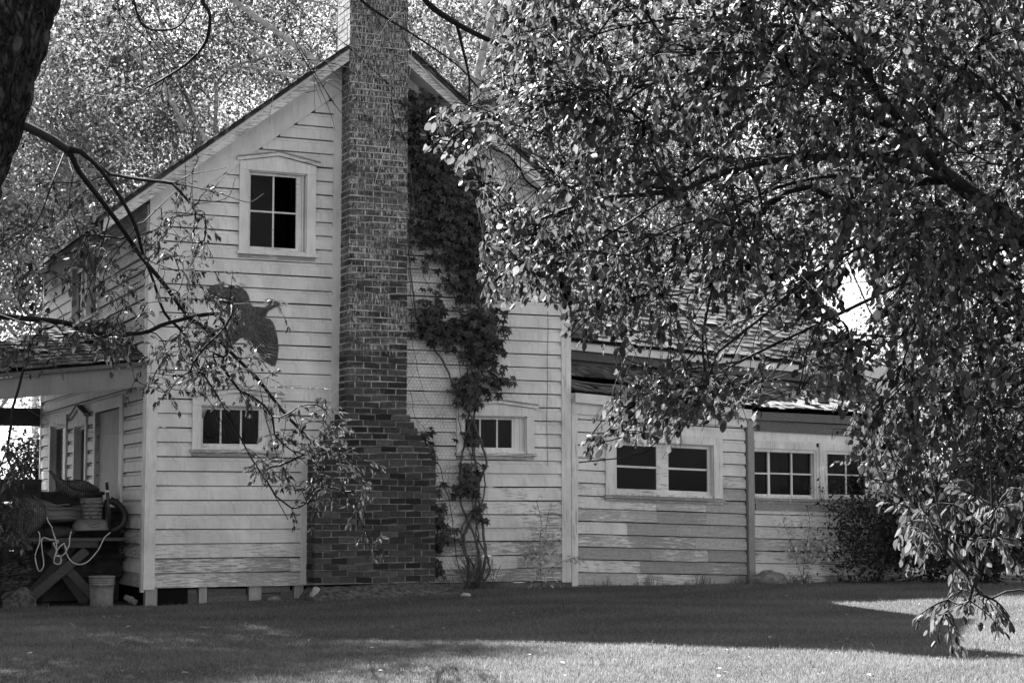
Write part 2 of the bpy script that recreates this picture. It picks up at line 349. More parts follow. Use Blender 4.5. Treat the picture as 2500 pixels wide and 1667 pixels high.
# frieze boards under the rake
for sgn in(-1,1):
    cx=2.665; f=lambda d:cx+sgn*d
    mb=MB(); a=.36 if sgn<0 else .30
    pts=[(f(a),RIDGE-SL*a-.165),(f(2.69),RIDGE-SL*2.69-.165),(f(2.69),RIDGE-SL*2.69-.50),(f(a),RIDGE-SL*a-.50)]
    mb.prism(front,pts if sgn<0 else pts[::-1],.0,.055,.12); part(mb,'frieze_board',MAT['trimh'])
    # rake board
    mb=MB(); a0=.39 if sgn<0 else .36; e=3.28
    pts=[(f(a0),RIDGE-SL*a0-.035),(f(e),RIDGE-SL*e-.035),(f(e),RIDGE-SL*e-.19),(f(a0),RIDGE-SL*a0-.19)]
    mb.prism(front,pts if sgn<0 else pts[::-1],.33,.355,.62); part(mb,'rake_board',MAT['trimh'])
    mb=MB(); # thin moulding strip on its upper edge
    pts=[(f(a0),RIDGE-SL*a0-.03),(f(e),RIDGE-SL*e-.03),(f(e),RIDGE-SL*e-.085),(f(a0),RIDGE-SL*a0-.085)]
    mb.prism(front,pts if sgn<0 else pts[::-1],.357,.372,.5); part(mb,'rake_moulding',MAT['trimh'])
    mb=MB(); pts=[(f(a0),RIDGE-SL*a0-.16),(f(e),RIDGE-SL*e-.16),(f(e),RIDGE-SL*e-.18),(f(a0),RIDGE-SL*a0-.18)]
    mb.prism(front,pts if sgn<0 else pts[::-1],.0,.328,.1); part(mb,'soffit',MAT['trimh'])
# roof: two slabs notched round the chimney
def roof_slab(sgn):
    mb=MB(); cx=2.665; e=3.34; t=.045; a0=0.
    for (y0,y1,aa) in ((-.40,.02,.395 if sgn<0 else .37),(.14,HD+.4,0.)):
        P=[];
        for y in (y0,y1):
            for d,zz in ((aa,0),(e,0),(e,-t),(aa,-t)): P.append((cx+sgn*d,y,RIDGE-SL*d+zz))
        mb.add(P,[np.array([[0,1,2,3],[7,6,5,4],[0,4,5,1],[1,5,6,2],[2,6,7,3],[3,7,4,0]])],.3)
    P=[]
    for y in (.02,.14):
        for d,zz in ((.4,0),(e,0),(e,-t),(.4,-t)): P.append((cx+sgn*d,y,RIDGE-SL*d+zz))
    mb.add(P,[np.array([[0,1,2,3],[7,6,5,4],[0,4,5,1],[1,5,6,2],[2,6,7,3],[3,7,4,0]])],.3)
    r=random.Random(9+sgn); d=.4 # ragged shingle butts along the rake
    while d<e:
        wv=r.uniform(.09,.14); y0=-.42-r.uniform(0,.025); z=RIDGE-SL*d
        L=wv*1.9
        P=[(cx+sgn*(d+a),y,RIDGE-SL*(d+a)+zz+(.012 if a else .0)) for y in (y0,-.1) for a,zz in ((0,.012),(L,.018),(L,.002),(0,.002))]
        mb.add(P,[np.array([[0,1,2,3],[7,6,5,4],[0,4,5,1],[1,5,6,2],[2,6,7,3],[3,7,4,0]])],r.random()); d+=wv
    return mb
part(roof_slab(-1),'roof',MAT['shingledark']); part(roof_slab(1),'roof',MAT['shingledark'])
# shingle courses on a slope: P0 eave start, U along the eave, W up the slope (unit vectors), widths may change with height
def shingles(mb,P0,U,W,rows,exp,xr,seed=1,sag=lambda x,r:0.,skip=lambda x,r:False,lift=.02,wild=.5,wid=(.07,.17)):
    r=random.Random(seed); P0,U,W=map(lambda a:np.array(a,float),(P0,U,W)); N=np.cross(U,W); N/=np.linalg.norm(N)
    if N[2]<0:N=-N
    for k in range(rows):
        x,xe=xr(k)
        while x<xe:
            wv=min(r.uniform(*wid),xe-x+.01)
            if not skip(x,k):
                jl=r.uniform(-.018,.018)*wild; l=lift*r.uniform(.7,1.5)+(r.random()<.06)*.02*wild; rot=r.uniform(-.03,.03)*wild+(r.random()<.03)*r.uniform(-.25,.25)*wild
                th=r.uniform(.007,.014); b0=k*exp+jl; b1=b0+exp*1.55
                P=[]
                for (s,t) in ((x+.002,b0),(x+wv-.003,b0),(x+wv-.003,b1),(x+.002,b1)):
                    ss=s+rot*(t-b0)
                    base=P0+U*ss+W*t+np.array([0,0,-sag(ss,t)])
                    h=l if t==b0 else .002
                    P.append(base+N*h); P.append(base+N*(h+th))
                mb.add(P,[np.array([[1,3,5,7],[0,6,4,2],[0,2,3,1],[2,4,5,3],[4,6,7,5],[6,0,1,7]])],min(1,max(0,r.gauss(.45,.28))))
            x+=wv
# chimney
def chimney():
    bk=MB(); mo=MB(); r=random.Random(4); cz=.0765; z=.235; k=0
    while z<7.5:
        if z<1.6: xl,xr=1.90,3.41
        elif z<2.2: t=(z-1.6)/.6; t=math.floor(t*8)/8; xl=1.90+.375*t; xr=3.41-.375*t
        else: xl,xr=2.285-.006*math.sin(z),3.035-.01*(z-2)/5
        yb=-.005 if z<6.3 else .13
        yf=-.35
        mo.box(flat,xl+.005,xr-.005,yf+.005,yb,z-.0065,z+cz+.0065-.013+.0065,.5)
        def br(x0,x1,y0,y1):
            j=lambda s:r.uniform(-s,s)
            V=[]
            dx0,dx1,dy,dz0,dz1=j(.003),j(.003),j(.005),j(.003),j(.003)
            for x in(x0+dx0,x1+dx1):
                for y in(y0+dy,y1):
                    for zz in(z+.0075+dz0,z+cz-.0075+dz1): V.append((x,y,zz+.005*math.sin(x*4.2+k*.7)+.003*math.sin(x*11+k*2.1)))
            bk.add(V,np.array([[0,1,3,2],[4,6,7,5],[0,4,5,1],[2,3,7,6],[0,2,6,4],[1,5,7,3]]),min(1,max(0,r.gauss(.42,.24))))
        x=xl; first=(.205 if k%2 else .1); 
        while x<xr-.01:
            L=first if x==xl else .205
            x1=x+L
            if xr-x1<.07: x1=xr
            br(x+(.0 if x==xl else .007),x1-(.0 if x1==xr else .007),yf,yf+.1); x=x1
        y=yf+(.1 if k%2 else .1)+.01; 
        while y<yb-.03:
            y1=min(y+(.2 if k%2 else .12 if y<yf+.15 else .2),yb)
            br(xl,xl+.1,y,y1-.008); br(xr-.1,xr,y,y1-.008); y=y1
        z+=cz;k+=1
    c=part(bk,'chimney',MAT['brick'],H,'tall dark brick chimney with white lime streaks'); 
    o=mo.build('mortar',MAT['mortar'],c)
    return c
chimney()
# strips beside the chimney
mb=MB(); mb.box(front,2.19,2.30,2.28,6.35,.0,.042,.15); part(mb,'trim_strip',MAT['trim'])
mb=MB(); mb.prism(front,[(2.19,2.28),(2.30,2.28),(1.945,1.60),(1.83,1.60)],.0,.045,.25); part(mb,'trim_strip',MAT['trim'])
mb=MB(); mb.box(front,1.83,1.94,.225,1.60,.0,.042,.4); part(mb,'trim_strip',MAT['trim'])
mb=MB(); mb.box(front,3.01,3.10,2.2,6.3,.0,.042,.4); part(mb,'trim_strip',MAT['trim'])
# ---- windows
def window(fr,u0,u1,z0,z1,cas=.11,hood=True,vb=1,hb=1,miss=(),sash_in=.0,rightgap=0,sh=0,wear=.3,head=.13,room=True,parent=H,label=None,mulw=.02,twin=False,trim='trim',hoodrise=.085,sashw=.03):
    mb=MB(); S_=lambda u:-(sh*(u-u0))
    mb.box(fr,u0-cas,u0,z0-.02,z1,.022,.056,wear); mb.box(fr,u1,u1+cas,z0-.02+S_(u1),z1+S_(u1),.022,.056,wear)
    if hood: mb.prism(fr,[(u0-cas,z1+.001),(u1+cas,z1+.001),(u1+cas,z1+head-.03),((u0+u1)/2,z1+head+hoodrise-.03),(u0-cas,z1+head-.03)],.022,.060,wear*.6)
    else: mb.box(fr,u0-cas,u1+cas,z1+.001,z1+head,.022,.058,wear,sh)
    # jamb reveals
    mb.box(fr,u0-.005,u0+.012,z0,z1,-.11,.03,wear); mb.box(fr,u1-.012,u1+.005,z0+S_(u1),z1+S_(u1),-.11,.03,wear); mb.box(fr,u0,u1,z1-.012,z1+.004,-.11,.03,wear,sh); mb.box(fr,u0,u1,z0-.02,z0+.004,-.11,.03,wear,sh)
    W=part(mb,'window',MAT[trim],parent,label)
    if hood:
        hb_=MB(); um=(u0+u1)/2; zz=z1+head-.03; e=.04
        for a,b in(((u0-cas-e,zz),(um,zz+hoodrise+.008)),((um,zz+hoodrise+.008),(u1+cas+e,zz))):
            hb_.prism(fr,[a,b,(b[0],b[1]+.038),(a[0],a[1]+.038)],.02,.095,.5)
            hb_.prism(fr,[(a[0],a[1]+.039),(b[0],b[1]+.039),(b[0],b[1]+.052),(a[0],a[1]+.052)],.02,.115,.8)
        hb_.build('hood',MAT['trimh'],W)
    sb=MB(); sb.box(fr,u0-cas-.02,u1+cas+.02,z0-.055,z0-.021,.02,.085,wear+.2,sh); sb.box(fr,u0-cas,u1+cas,z0-.095,z0-.056,.02,.05,.7,sh); sb.build('sill',MAT['trimh'],W)
    a,b=u0+.012,u1-.012-rightgap; fr_=MB(); n0,n1=-.055,-.02
    fr_.box(fr,a,a+sashw,z0+.004,z1-.012,n0,n1,.5); fr_.box(fr,b-sashw,b,z0+.004+S_(b),z1-.012+S_(b),n0,n1,.5); fr_.box(fr,a,b,z1-.012-sashw,z1-.0125,n0+.003,n1-.003,.5,sh); fr_.box(fr,a,b,z0+.004,z0+sashw+.02,n0+.003,n1-.003,.5,sh)
    for i in range(1,vb+1):
        u=a+(b-a)*i/(vb+1); ww=mulw*(.5 if not twin else 1.6); fr_.box(fr,u-ww,u+ww,z0+.02+S_(u),z1-.03+S_(u),n0+.008,n1-.006,.55)
    for i in range(1,hb+1):
        z=z0+(z1-z0)*i/(hb+1); fr_.box(fr,a+.01,b-.01,z-mulw*.5,z+mulw*.5,n0+.01,n1-.009,.55,sh)
    if rightgap: fr_.box(fr,b+.001,u1-.0125,z0+.004,z1-.012,-.05,-.012 if rightgap>.08 else -.035,.4); fr_.box(fr,b+rightgap*.55,b+rightgap*.75,z0+.004,z1-.012,-.036,-.004,.3)
    fr_.build('sash',MAT['trimh'],W)
    g=MB(); nx,nz=vb+1,hb+1
    for i in range(nx):
        for j in range(nz):
            if (i,j) in miss: continue
            ua,ub=a+(b-a)*i/nx+.004,a+(b-a)*(i+1)/nx-.004; za,zb=z0+.01+(z1-z0-.03)*j/nz+.004,z0+.01+(z1-z0-.03)*(j+1)/nz-.004
            g.add([fr(ua,za+S_(ua),-.040),fr(ub,za+S_(ub),-.040),fr(ub,zb+S_(ub),-.040+.002*(i-j)),fr(ua,zb+S_(ua),-.040)],np.array([[0,1,2,3]]))
    g.build('pane',MAT['glass'],W)
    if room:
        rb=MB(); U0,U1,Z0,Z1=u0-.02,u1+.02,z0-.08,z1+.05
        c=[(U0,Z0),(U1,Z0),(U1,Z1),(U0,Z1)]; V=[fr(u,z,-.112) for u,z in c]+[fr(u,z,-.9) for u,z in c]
        rb.add(V,np.array([[4,5,6,7],[0,1,5,4],[1,2,6,5],[2,3,7,6],[3,0,4,7]])); rb.build('dark_room',MAT['black'],W)  # black box drawn in place of an unlit room
    return W
window(front,1.14,1.86,4.15,5.10,vb=1,hb=1,miss=((1,0),(1,1)),rightgap=.07,wear=.14,label='upstairs window with two missing right panes')
window(front,.61,1.46,1.81,2.30,cas=.10,vb=2,hb=0,rightgap=.10,wear=.45,label='low three pane window left of the chimney',hoodrise=.05)
window(front,3.90,4.74,1.81,2.25,cas=.10,vb=2,hb=0,rightgap=.13,wear=.5,label='low window behind the creeper',hoodrise=.05)
window(front,3.92,4.70,4.15,4.98,vb=1,hb=1,wear=.3,label='upstairs window hidden behind leaves')
window(side,3.0,3.7,3.66,4.5,cas=.08,hood=False,vb=0,hb=1,wear=.5); window(side,4.1,4.8,3.66,4.5,cas=.08,hood=False,vb=0,hb=1,wear=.5)
window(side,5.15,6.35,.95,2.30,cas=.12,hood=False,vb=0,hb=0,wear=.3,head=.12)
window(side,3.62,4.38,.5,2.22,cas=.10,hood=True,vb=0,hb=0,wear=.3,hoodrise=.12)
# porch door
mb=MB(); mb.box(side,1.20,1.38,.3,2.34,.022,.05,.3); mb.box(side,2.92,3.05,.3,2.34,.022,.05,.3); mb.box(side,1.20,3.05,2.341,2.47,.022,.052,.3)
D=part(mb,'door_frame',MAT['trim'])
mb=MB(); mb.box(side,1.50,2.86,.3,2.33,-.05,.0,.15); mb.box(side,1.385,1.495,.3,2.33,-.052,-.012,.2); mb.box(side,1.62,1.64,.35,2.3,-.005,.003,.1); dd=mb.build('door',MAT['door'],D)
# foundation posts and skirting
posts=[(333,360,1350,1398),(458,475,1352,1392),(573,600,1350,1392),(677,697,1345,1385)]
for (a,b,c,d_) in posts:
    p0=onY(a,c,0,K); p1=onY(b,d_,0,K); mb=MB(); mb.box(front,max(p0[0],.01),p1[0],-.05,.205,-.10,-.004 if a>400 else .012,.55); part(mb,'foundation_post',MAT['oldwoodv'])
mb=MB(); r=random.Random(3)
for (a,b,z0,z1,t) in ((.14,.62,.12,.185,.5),(.30,.63,.07,.14,.4),(.28,.64,-.02,.075,.8),(.73,1.2,.10,.19,.8),(.72,1.22,-.02,.095,.6),(1.31,1.72,.13,.2,.9),(1.32,1.6,-.02,.12,.4),(1.61,1.8,-.02,.15,.6)):
    n=r.uniform(-.05,-.02); mb.box(front,a,b,z0,z1,n-.02,n,t,r.uniform(-.03,.03))
part(mb,'skirt_board',MAT['oldwood'])
mb=MB(); mb.box(front,.0,5.3,-.1,.2,-.6,-.3); mb.box(side,.0,HD,-.1,.2,-.5,-.03); part(mb,'crawlspace_dark',MAT['black'])  # near-black backing stands in for the darkness under the floor
mb=MB(); mb.box(front,3.4,5.36,-.1,.196,-.06,-.002,.5); part(mb,'foundation',MAT['stone'])
# ---- porch (left): hip shaped front slope, beam, ceiling, floor
pz=lambda x:2.80+.115*x  # sagging eave height
mb=MB()
EY=-.12; dz=(3.46-2.80)/2.46; L=math.hypot(2.46,.66); W_=np.array([0,2.46,.66])/L
# hip line through the pixel (0,875)
hipx=lambda k,ex: -2.75+2.75*(k*ex/L)
def prow(k): return hipx(k,.155),-.03
shingles(mb,(0,EY,2.80),(1,0,0),W_,int(L/.155)+1,.155,prow,seed=8,sag=lambda x,t:-.115*x*(1-t/L),wild=1.0,lift=.016,wid=(.08,.15))
pr=part(mb,'porch_roof',MAT['shingledark'],label='small shingled porch roof falling to the left')
mb=MB()
P=[(-2.8,EY+.02,pz(-2.8)-.01),(-.0,EY+.02,2.79),(0,2.34,3.45),(-2.8,9.,pz(-2.8)-.1),(0,9.,3.4)]
mb.add(P,[np.array([[0,1,2]]),np.array([[0,2,4,3]])],.3)
P2=[(p[0],p[1],p[2]-.03) for p in P]; mb.add(P2,[np.array([[2,1,0]]),np.array([[3,4,2,0]])],.3); mb.build('roof_deck',MAT['darkwood'],pr)
mb=MB(); hp=np.array([[-2.75,EY,pz(-2.75)+.03],[0,2.34,3.49]]); mb.tube(np.array([hp[0]*(1-t)+hp[1]*t+np.array([0,0,.0]) for t in np.linspace(0,1,5)]),.045,6,.3); mb.build('hip_ridge',MAT['oldwood'],pr)
mb=MB(); mb.box(front,-2.85,-.03,2.50,2.74,.02,.05,.45,sh=-.115) ; 
mb.v[-1][:,2]-= .115*2.82; part(mb,'porch_beam',MAT['porch'])
mb=MB(); mb.box(front,-2.9,-.03,2.741,2.785,.05,.13,.8,sh=-.115); mb.v[-1][:,2]-=.115*2.87; part(mb,'porch_gutter_board',MAT['oldwood'])
mb=MB(); mb.box(back,-2.8,0,2.35,2.62,.0,.1,.8); part(mb,'porch_beam',MAT['oldwood'])
mb=MB(); mb.box(front,-2.75,-.05,.02,.30,-7.5,-1.2,.8); part(mb,'porch_floor',MAT['darkwood'])
mb=MB(); mb.box(front,-2.80,-2.68,0,2.5,-.14,-.02,.5); part(mb,'porch_post',MAT['trim'])
# ---- annex (right)
AX0=5.36; SH=.030
holes_ref=AX0
aholes=[(5.97,7.41,1.28,1.98)]
def aw(u,z): return .28+.24*max(0,min(1,(u-7.1)/.5))+.42*max(0,min(1,(1.45-z)/.3))+.10*math.sin(u*5.1+z*17)
part(siding(front,.16,2.5,.160,lambda zm,a,b:(AX0+.06,7.90),aholes,aw,sh=SH,joints=1.0,seed=11),'annex_wall',MAT['siding'],label='annex wall with paint worn off its lower boards')
bh=[(8.02,9.87,1.24,1.92)]
part(siding(front,.14,2.0,.160,lambda zm,a,b:(8.03,10.4),bh,lambda u,z:.22+.38*max(0,min(1,(1.15-z)/.6))+.1*math.sin(u*4+z*13),sh=.022,joints=3,seed=12),'annex_wall',MAT['siding'])
mb=MB(); mb.box(front,AX0,10.4,.1,1.2,-.06,-.012); mb.box(front,AX0,5.9,.1,2.5,-.06,-.012); mb.box(front,7.5,8.0,.1,2.2,-.06,-.012); mb.box(front,AX0,10.4,2.03,2.25,-.06,-.012); part(mb,'wall_sheathing',MAT['darkwood'])
mb=MB(); mb.box(front,AX0+.0,AX0+.085,.14,2.56,.0,.05,.55); part(mb,'corner_board',MAT['trim'])
mb=MB(); mb.box(front,7.915,8.005,.02,2.27,.0,.075,.75); part(mb,'annex_post',MAT['oldwoodv'])
mb=MB(); mb.box(front,AX0,10.4,-.1,.15,-.1,-.003,.5); part(mb,'foundation',MAT['palestone'])
W=window(front,5.97,7.41,1.30,1.975,cas=.13,hood=False,vb=1,hb=0,sh=SH,wear=.52,head=.11,twin=True,mulw=.055,sashw=.045,label='double window of the annex with narrow cross bars')
mb=MB()
for a,b in((6.03,6.60),(6.75,7.34)): mb.box(front,a,b,1.635-SH*(a-6),1.66-SH*(a-6),-.05,-.018,.5,SH)
mb.build('meeting_rail',MAT['trimh'],W)
window(front,8.02,8.98,1.27,1.90,cas=.001,hood=False,vb=0,hb=0,sh=.02,wear=.55,head=.10,sashw=.012,label='multi pane window right of the annex post')
mb=MB(); # six light grid over the first one
for x in (8.28,8.63,8.95): mb.box(front,x-.011 if x!=8.28 else x-.02,x+.011,1.27,1.86,-.035,-.006,.3)
for (a,b) in ((8.03,8.27),(8.30,8.95)): mb.box(front,a,b,1.562,1.582,-.033,-.008,.4,.02)
mb.box(front,8.03,8.95,1.25,1.275,-.034,-.004,.4,.02); mb.box(front,8.03,8.95,1.855,1.88,-.034,-.004,.4,.02)
mb.box(front,8.955,9.035,1.22,1.92,.0,.04,.5); part(mb,'window_grid',MAT['trim'])
window(front,9.15,9.85,1.25,1.88,cas=.12,hood=False,vb=1,hb=1,sh=.02,wear=.6,head=.11,label='four pane window half behind the bushes')
mb=MB(); mb.box(front,8.03,10.4,2.0,2.17,.0,.03,.25,.02); mb.box(front,8.03,10.4,1.995,2.012,.03,.05,.3,.02); mb.box(front,8.03,9.9,1.09,1.17,.02,.06,.8,.02); part(mb,'annex_trim',MAT['trimh'])
mb=MB(); mb.box(front,AX0+.02,7.95,2.44,2.56,.10,.13,.5,.062); part(mb,'eaves_board',MAT['trimh'])
mb=MB(); mb.box(front,AX0+.02,7.95,2.30,2.45,.02,.058,.35,.05); part(mb,'eaves_board',MAT['trimh'])
mb=MB(); mb.box(front,7.97,10.5,2.27,2.38,.08,.12,.95,.02); mb.box(front,7.99,10.5,2.13,2.27,.03,.07,1.,.03); part(mb,'eaves_board',MAT['oldwood'],label='dark rotten eaves board above the post')
# lower shed roof
L=math.hypot(1.4,.53); W_=np.array([0,1.4,.53])/L
sagf=lambda x,t:.058*min(x,2.7)+.02*max(0,x-2.7)+.03*math.sin(x*1.9)*t+ .04*math.exp(-((x-.5)/.5)**2)*math.sin(min(1,t/.9)*math.pi)
def holef(x,k): 
    return (x<1.25 and 3<=k<=5 and not(x>.85 and k==5)) or (2.45<x<3.1 and k in(2,)) or (3.7<x<4.2 and k==2) or (4.6<x<5.1 and k==1)
mb=MB(); shingles(mb,(AX0+.02,-.17,2.575),(1,0,0),W_,11,.135,lambda k:(0,5.15),seed=21,sag=sagf,skip=holef,wild=2.,lift=.014,wid=(.08,.2)); lr=part(mb,'lower_annex_roof',MAT['shinglepale'],label='sagging shingle lean-to roof with open holes')
mb=MB(); r=random.Random(6)
for i in range(44):  # loose broken shingles lying on the slope
    x=r.uniform(.6,5.2); t=r.uniform(.0,.75) if i<26 else r.uniform(-.04,.10); l=r.uniform(.15,.35); wv=r.uniform(.07,.14); a=r.uniform(-.9,.9)
    c=np.array([AX0+.02+x,-.17,2.575-sagf(x,t)])+W_*t+np.array([0,0,.035+r.uniform(0,.03)])
    u=np.array([math.cos(a),math.sin(a)*.9,math.sin(a)*.34]); v=np.array([-math.sin(a),math.cos(a)*.9,math.cos(a)*.34])
    P=[c+u*s*wv/2+v*q*l/2+np.array([0,0,h]) for h in(0,.009) for s,q in((-1,-1),(1,-1),(1,1),(-1,1))]
    mb=MB(); mb.add(P,np.array([[3,2,1,0],[4,5,6,7],[0,1,5,4],[1,2,6,5],[2,3,7,6],[3,0,4,7]]),r.uniform(.5,1))
    mb.build('loose_shingle',MAT['shinglepale'],lr)
mb=MB(); 
for t in (.18,.42,.66,.95,1.2):  # battens
    mb.tube(np.array([np.array([AX0+.02+x,-.17,2.56-sagf(x,t)])+W_*t for x in np.linspace(0,5.1,16)]),.018,4,.6)
mb.build('batten',MAT['oldwood'],lr)
mb=MB(); mb.add([(AX0,-.0,2.2),(11.2,-.0,2.1),(11.2,1.25,2.55),(AX0,1.25,2.7)],np.array([[0,1,2,3]])); mb.add([(AX0,1.26,2.5),(11,1.26,2.4),(11,1.26,3.1),(AX0,1.26,3.25)],np.array([[0,1,2,3]])); mb.build('roof_void',MAT['black'],lr)  # black sheets stand in for the unlit space under the roof
mb=MB(); mb.box(front,AX0,10.3,2.98,3.26,-1.24,-1.2,1.,.05); part(mb,'upper_wall',MAT['oldwood'])
mb=MB(); mb.box(front,AX0,10.45,3.24,3.36,-1.06,-1.03,.4,.055); part(mb,'upper_eaves_board',MAT['trimh'])
mb=MB(); mb.box(front,AX0,10.45,3.12,3.238,-1.12,-1.09,.8,.055); part(mb,'upper_eaves_board',MAT['oldwood'])
sl2=.62; L=math.hypot(1,sl2); W2=np.array([0,1,sl2])/L; RUN=2.9
mb=MB(); rows=int(RUN*L/.14)
shingles(mb,(AX0,.98,3.37),(1,0,0),W2,rows,.14,lambda k:(0,5.1),seed=31,sag=lambda x,t:.055*x*(1-.3*t/3),wild=1.4,lift=.016,wid=(.08,.2)); ur=part(mb,'upper_annex_roof',MAT['shingle'],label='hipped shingle roof behind the leaves')
P=[(AX0,1.0,3.345),(10.45,1.0,3.06),(10.45,1+RUN,3.345+sl2*RUN-.2),(AX0,1+RUN,3.345+sl2*RUN),(10.45,6.8,3.06),(AX0,6.8,3.345)]
mb=MB(); mb.add(P,[np.array([[0,1,2,3]]),np.array([[1,4,2]]),np.array([[3,2,4,5]])],.3); mb.build('roof_deck',MAT['darkwood'],ur)
mb=MB(); mb.box(right,0,6.9,.1,3.1,5.0,5.04,.6); mb.box(lambda u,z,n:np.array([u,7+n,z]),AX0,10.3,.1,3.1,-.05,0,.6); part(mb,'annex_wall',MAT['oldwood'])
# ------------------------------------------------------------ foliage tools
def leaves(mb,P,X,N,size,wf=.55,tone=None,tmpl='near',curl=1.):
    P=np.asarray(P,float); n=len(P)
    if n==0: return
    X=X/(np.linalg.norm(X,axis=1)[:,None]+1e-9); Yv=np.cross(N,X); Yv/=np.linalg.norm(Yv,axis=1)[:,None]+1e-9; Z=np.cross(X,Yv)
    if tmpl=='near':
        T=np.array([[0,0,0],[.5,0,-.03],[1,0,-.16],[.22,.30,.07],[.55,.36,.09],[.84,.2,-.02],[.22,-.30,.07],[.55,-.36,.09],[.84,-.2,-.02]])
        Fq=[np.array([[0,1,4,3],[1,2,5,4],[0,6,7,1],[1,7,8,2]])]
    elif tmpl=='narrow':
        T=np.array([[0,0,0],[.5,0,-.02],[1,0,-.12],[.28,.30,.08],[.68,.22,.03],[.28,-.30,.08],[.68,-.22,.03]])
        Fq=[np.array([[0,1,4,3],[0,5,6,1]]),np.array([[1,2,4],[1,6,2]])]
    else:
        T=np.array([[0,0,0],[.45,.4,.08],[1,0,-.05],[.45,-.4,.08]]); Fq=[np.array([[0,2,1],[0,3,2]])]
    m=len(T); wv=np.asarray(wf)*np.ones(n); cz=curl*rng.uniform(-.5,1.6,n)
    V=P[:,None]+size[:,None,None]*(T[None,:,0,None]*X[:,None]+(T[None,:,1]*wv[:,None]*1.4)[...,None]*Yv[:,None]+(T[None,:,2]*cz[:,None])[...,None]*Z[:,None])
    off=np.arange(n)[:,None,None]*m
    fs=[(f[None]+off).reshape(-1,f.shape[1]) for f in Fq]
    t=np.clip(rng.normal(.5,.24,n),0,1) if tone is None else tone
    mb.add(V.reshape(-1,3),fs,np.repeat(t,m))
def rv(n): 
    v=rng.normal(size=(n,3)); return v/np.linalg.norm(v,axis=1)[:,None]
class Tree:
    """limbs given as polylines; every anchor is joined to the nearest limb by a drooping branch, radii follow the pipe rule"""
    def __init__(s): s.P=[];s.par=[];s.paths=[]
    def node(s,p,par): s.P.append(np.asarray(p,float)); s.par.append(par); return len(s.P)-1
    def limb(s,pts,par=-1,m=5):
        Q=smooth_poly(pts,m); ids=[par] if par>=0 else []; last=par
        for q in Q: last=s.node(q,last); ids.append(last)
        s.paths.append(ids); return ids
    def near(s,p):
        A=np.array(s.P); return int(np.argmin(((A-p)**2).sum(1)))
    def connect(s,a,sag=.12,wig=.05,root=None):
        A=np.array(s.P); d=np.sqrt(((A-a)**2).sum(1)); 
        rd=np.sqrt(((A-root)**2).sum(1)) if root is not None else 0
        i=int(np.argmin(d+.35*rd)) if root is not None else int(np.argmin(d)); p=A[i]; L=d[i]
        n=max(3,int(L/.16)+1); t=np.linspace(0,1,n+1)[1:,None]
        # leave along the parent's own direction, then bend over
        q=s.par[i]; dr=(p-A[q]) if q>=0 else (a-p); dr=dr/(np.linalg.norm(dr)+1e-9)
        c=p+dr*L*.35+(a-p)*.2+np.array([0,0,sag*L])
        C=(1-t)**2*p+2*t*(1-t)*c+t*t*a+rng.normal(0,wig*min(L,1)*.5,(n,3))*np.minimum(t,1-t)
        ids=[i]; last=i
        for x in C: last=s.node(x,last); ids.append(last)
        s.paths.append(ids); return last
    def mesh(s,tip=.004,power=2.3,rmax=None,sides=6,mb=None,tone=.5,minr=0):
        n=len(s.P); w=np.zeros(n); kids=np.zeros(n)
        for i in range(n-1,-1,-1):
            if kids[i]==0: w[i]+=1
            if s.par[i]>=0: w[s.par[i]]+=w[i]; kids[s.par[i]]+=1
        r=tip*w**(1/power); 
        if rmax is not None: r=np.minimum(r,rmax)
        s.r=r; A=np.array(s.P); mb=mb or MB(); mb.smooth=True
        for ids in s.paths:
            if len(ids)<2: continue
            R=r[ids].copy(); 
            if len(ids)>2: R[0]=min(R[0],R[1]*1.15)
            if R.max()<minr: continue
            mb.tube(A[ids],R,sides if R[0]>.02 else 4 if R[0]>.008 else 3,tone)
        return mb
def poly_in(x,y,poly):
    poly=np.asarray(poly,float); x=np.asarray(x); y=np.asarray(y); c=np.zeros(x.shape,bool); j=len(poly)-1
    for i in range(len(poly)):
        xi,yi=poly[i];xj,yj=poly[j]
        c^=((yi>y)!=(yj>y))&(x<(xj-xi)*(y-yi)/(yj-yi+1e-12)+xi); j=i
    return c
def sprays(tree,anchors,tw,lf,mb,ntw=6,tl=(.25,.5),sp=.035,size=(.05,.085),wf=.6,droop=.5,out=None,tone=None,tmpl='near',ok=None,stiff=.5,nleaf=None,face=None):
    PL=[];XL=[];NL=[]
    for a in anchors:
        p0=tree.P[a]; q=tree.par[a]; d0=p0-tree.P[q]; d0=d0/(np.linalg.norm(d0)+1e-9)
        for k in range(ntw):
            L=rng.uniform(*tl); d=d0*stiff+rv(1)[0]*.75+np.array([0,0,-.15]) 
            if out is not None: d=d+out*.5
            d/=np.linalg.norm(d); t=np.linspace(0,1,6)[:,None]
            pts=p0+d*L*t+np.array([0,0,-droop*L*.6])*t**2
            if ok is not None and not ok(pts[-1][None])[0]: continue
            tw.tube(pts,np.linspace(.0028,.0012,6),3,.5)
            m=int(L/sp) if nleaf is None else nleaf; tt=rng.uniform(.12,1,m); tt[0]=1
            PP=np.array([np.interp(tt,t[:,0],pts[:,c]) for c in range(3)]).T
            dd=d+np.array([0,0,-droop]); dd/=np.linalg.norm(dd)
            X=dd*.8+rv(m)*.55+np.array([0,0,-.55]); N=rv(m)*.8+np.array([0,0,.75])
            if face is not None: N=N+face
            PL.append(PP+X*.008);XL.append(X);NL.append(N)
    P=np.vstack(PL);X=np.vstack(XL);N=np.vstack(NL)
    if ok is not None: 
        k=ok(P); P,X,N=P[k],X[k],N[k]
    n=len(P); leaves(mb,P,X,N,rng.uniform(size[0],size[1],n)*rng.choice([1,1,1,.7],n),wf*rng.uniform(.8,1.2,n),tone,tmpl)
    return n
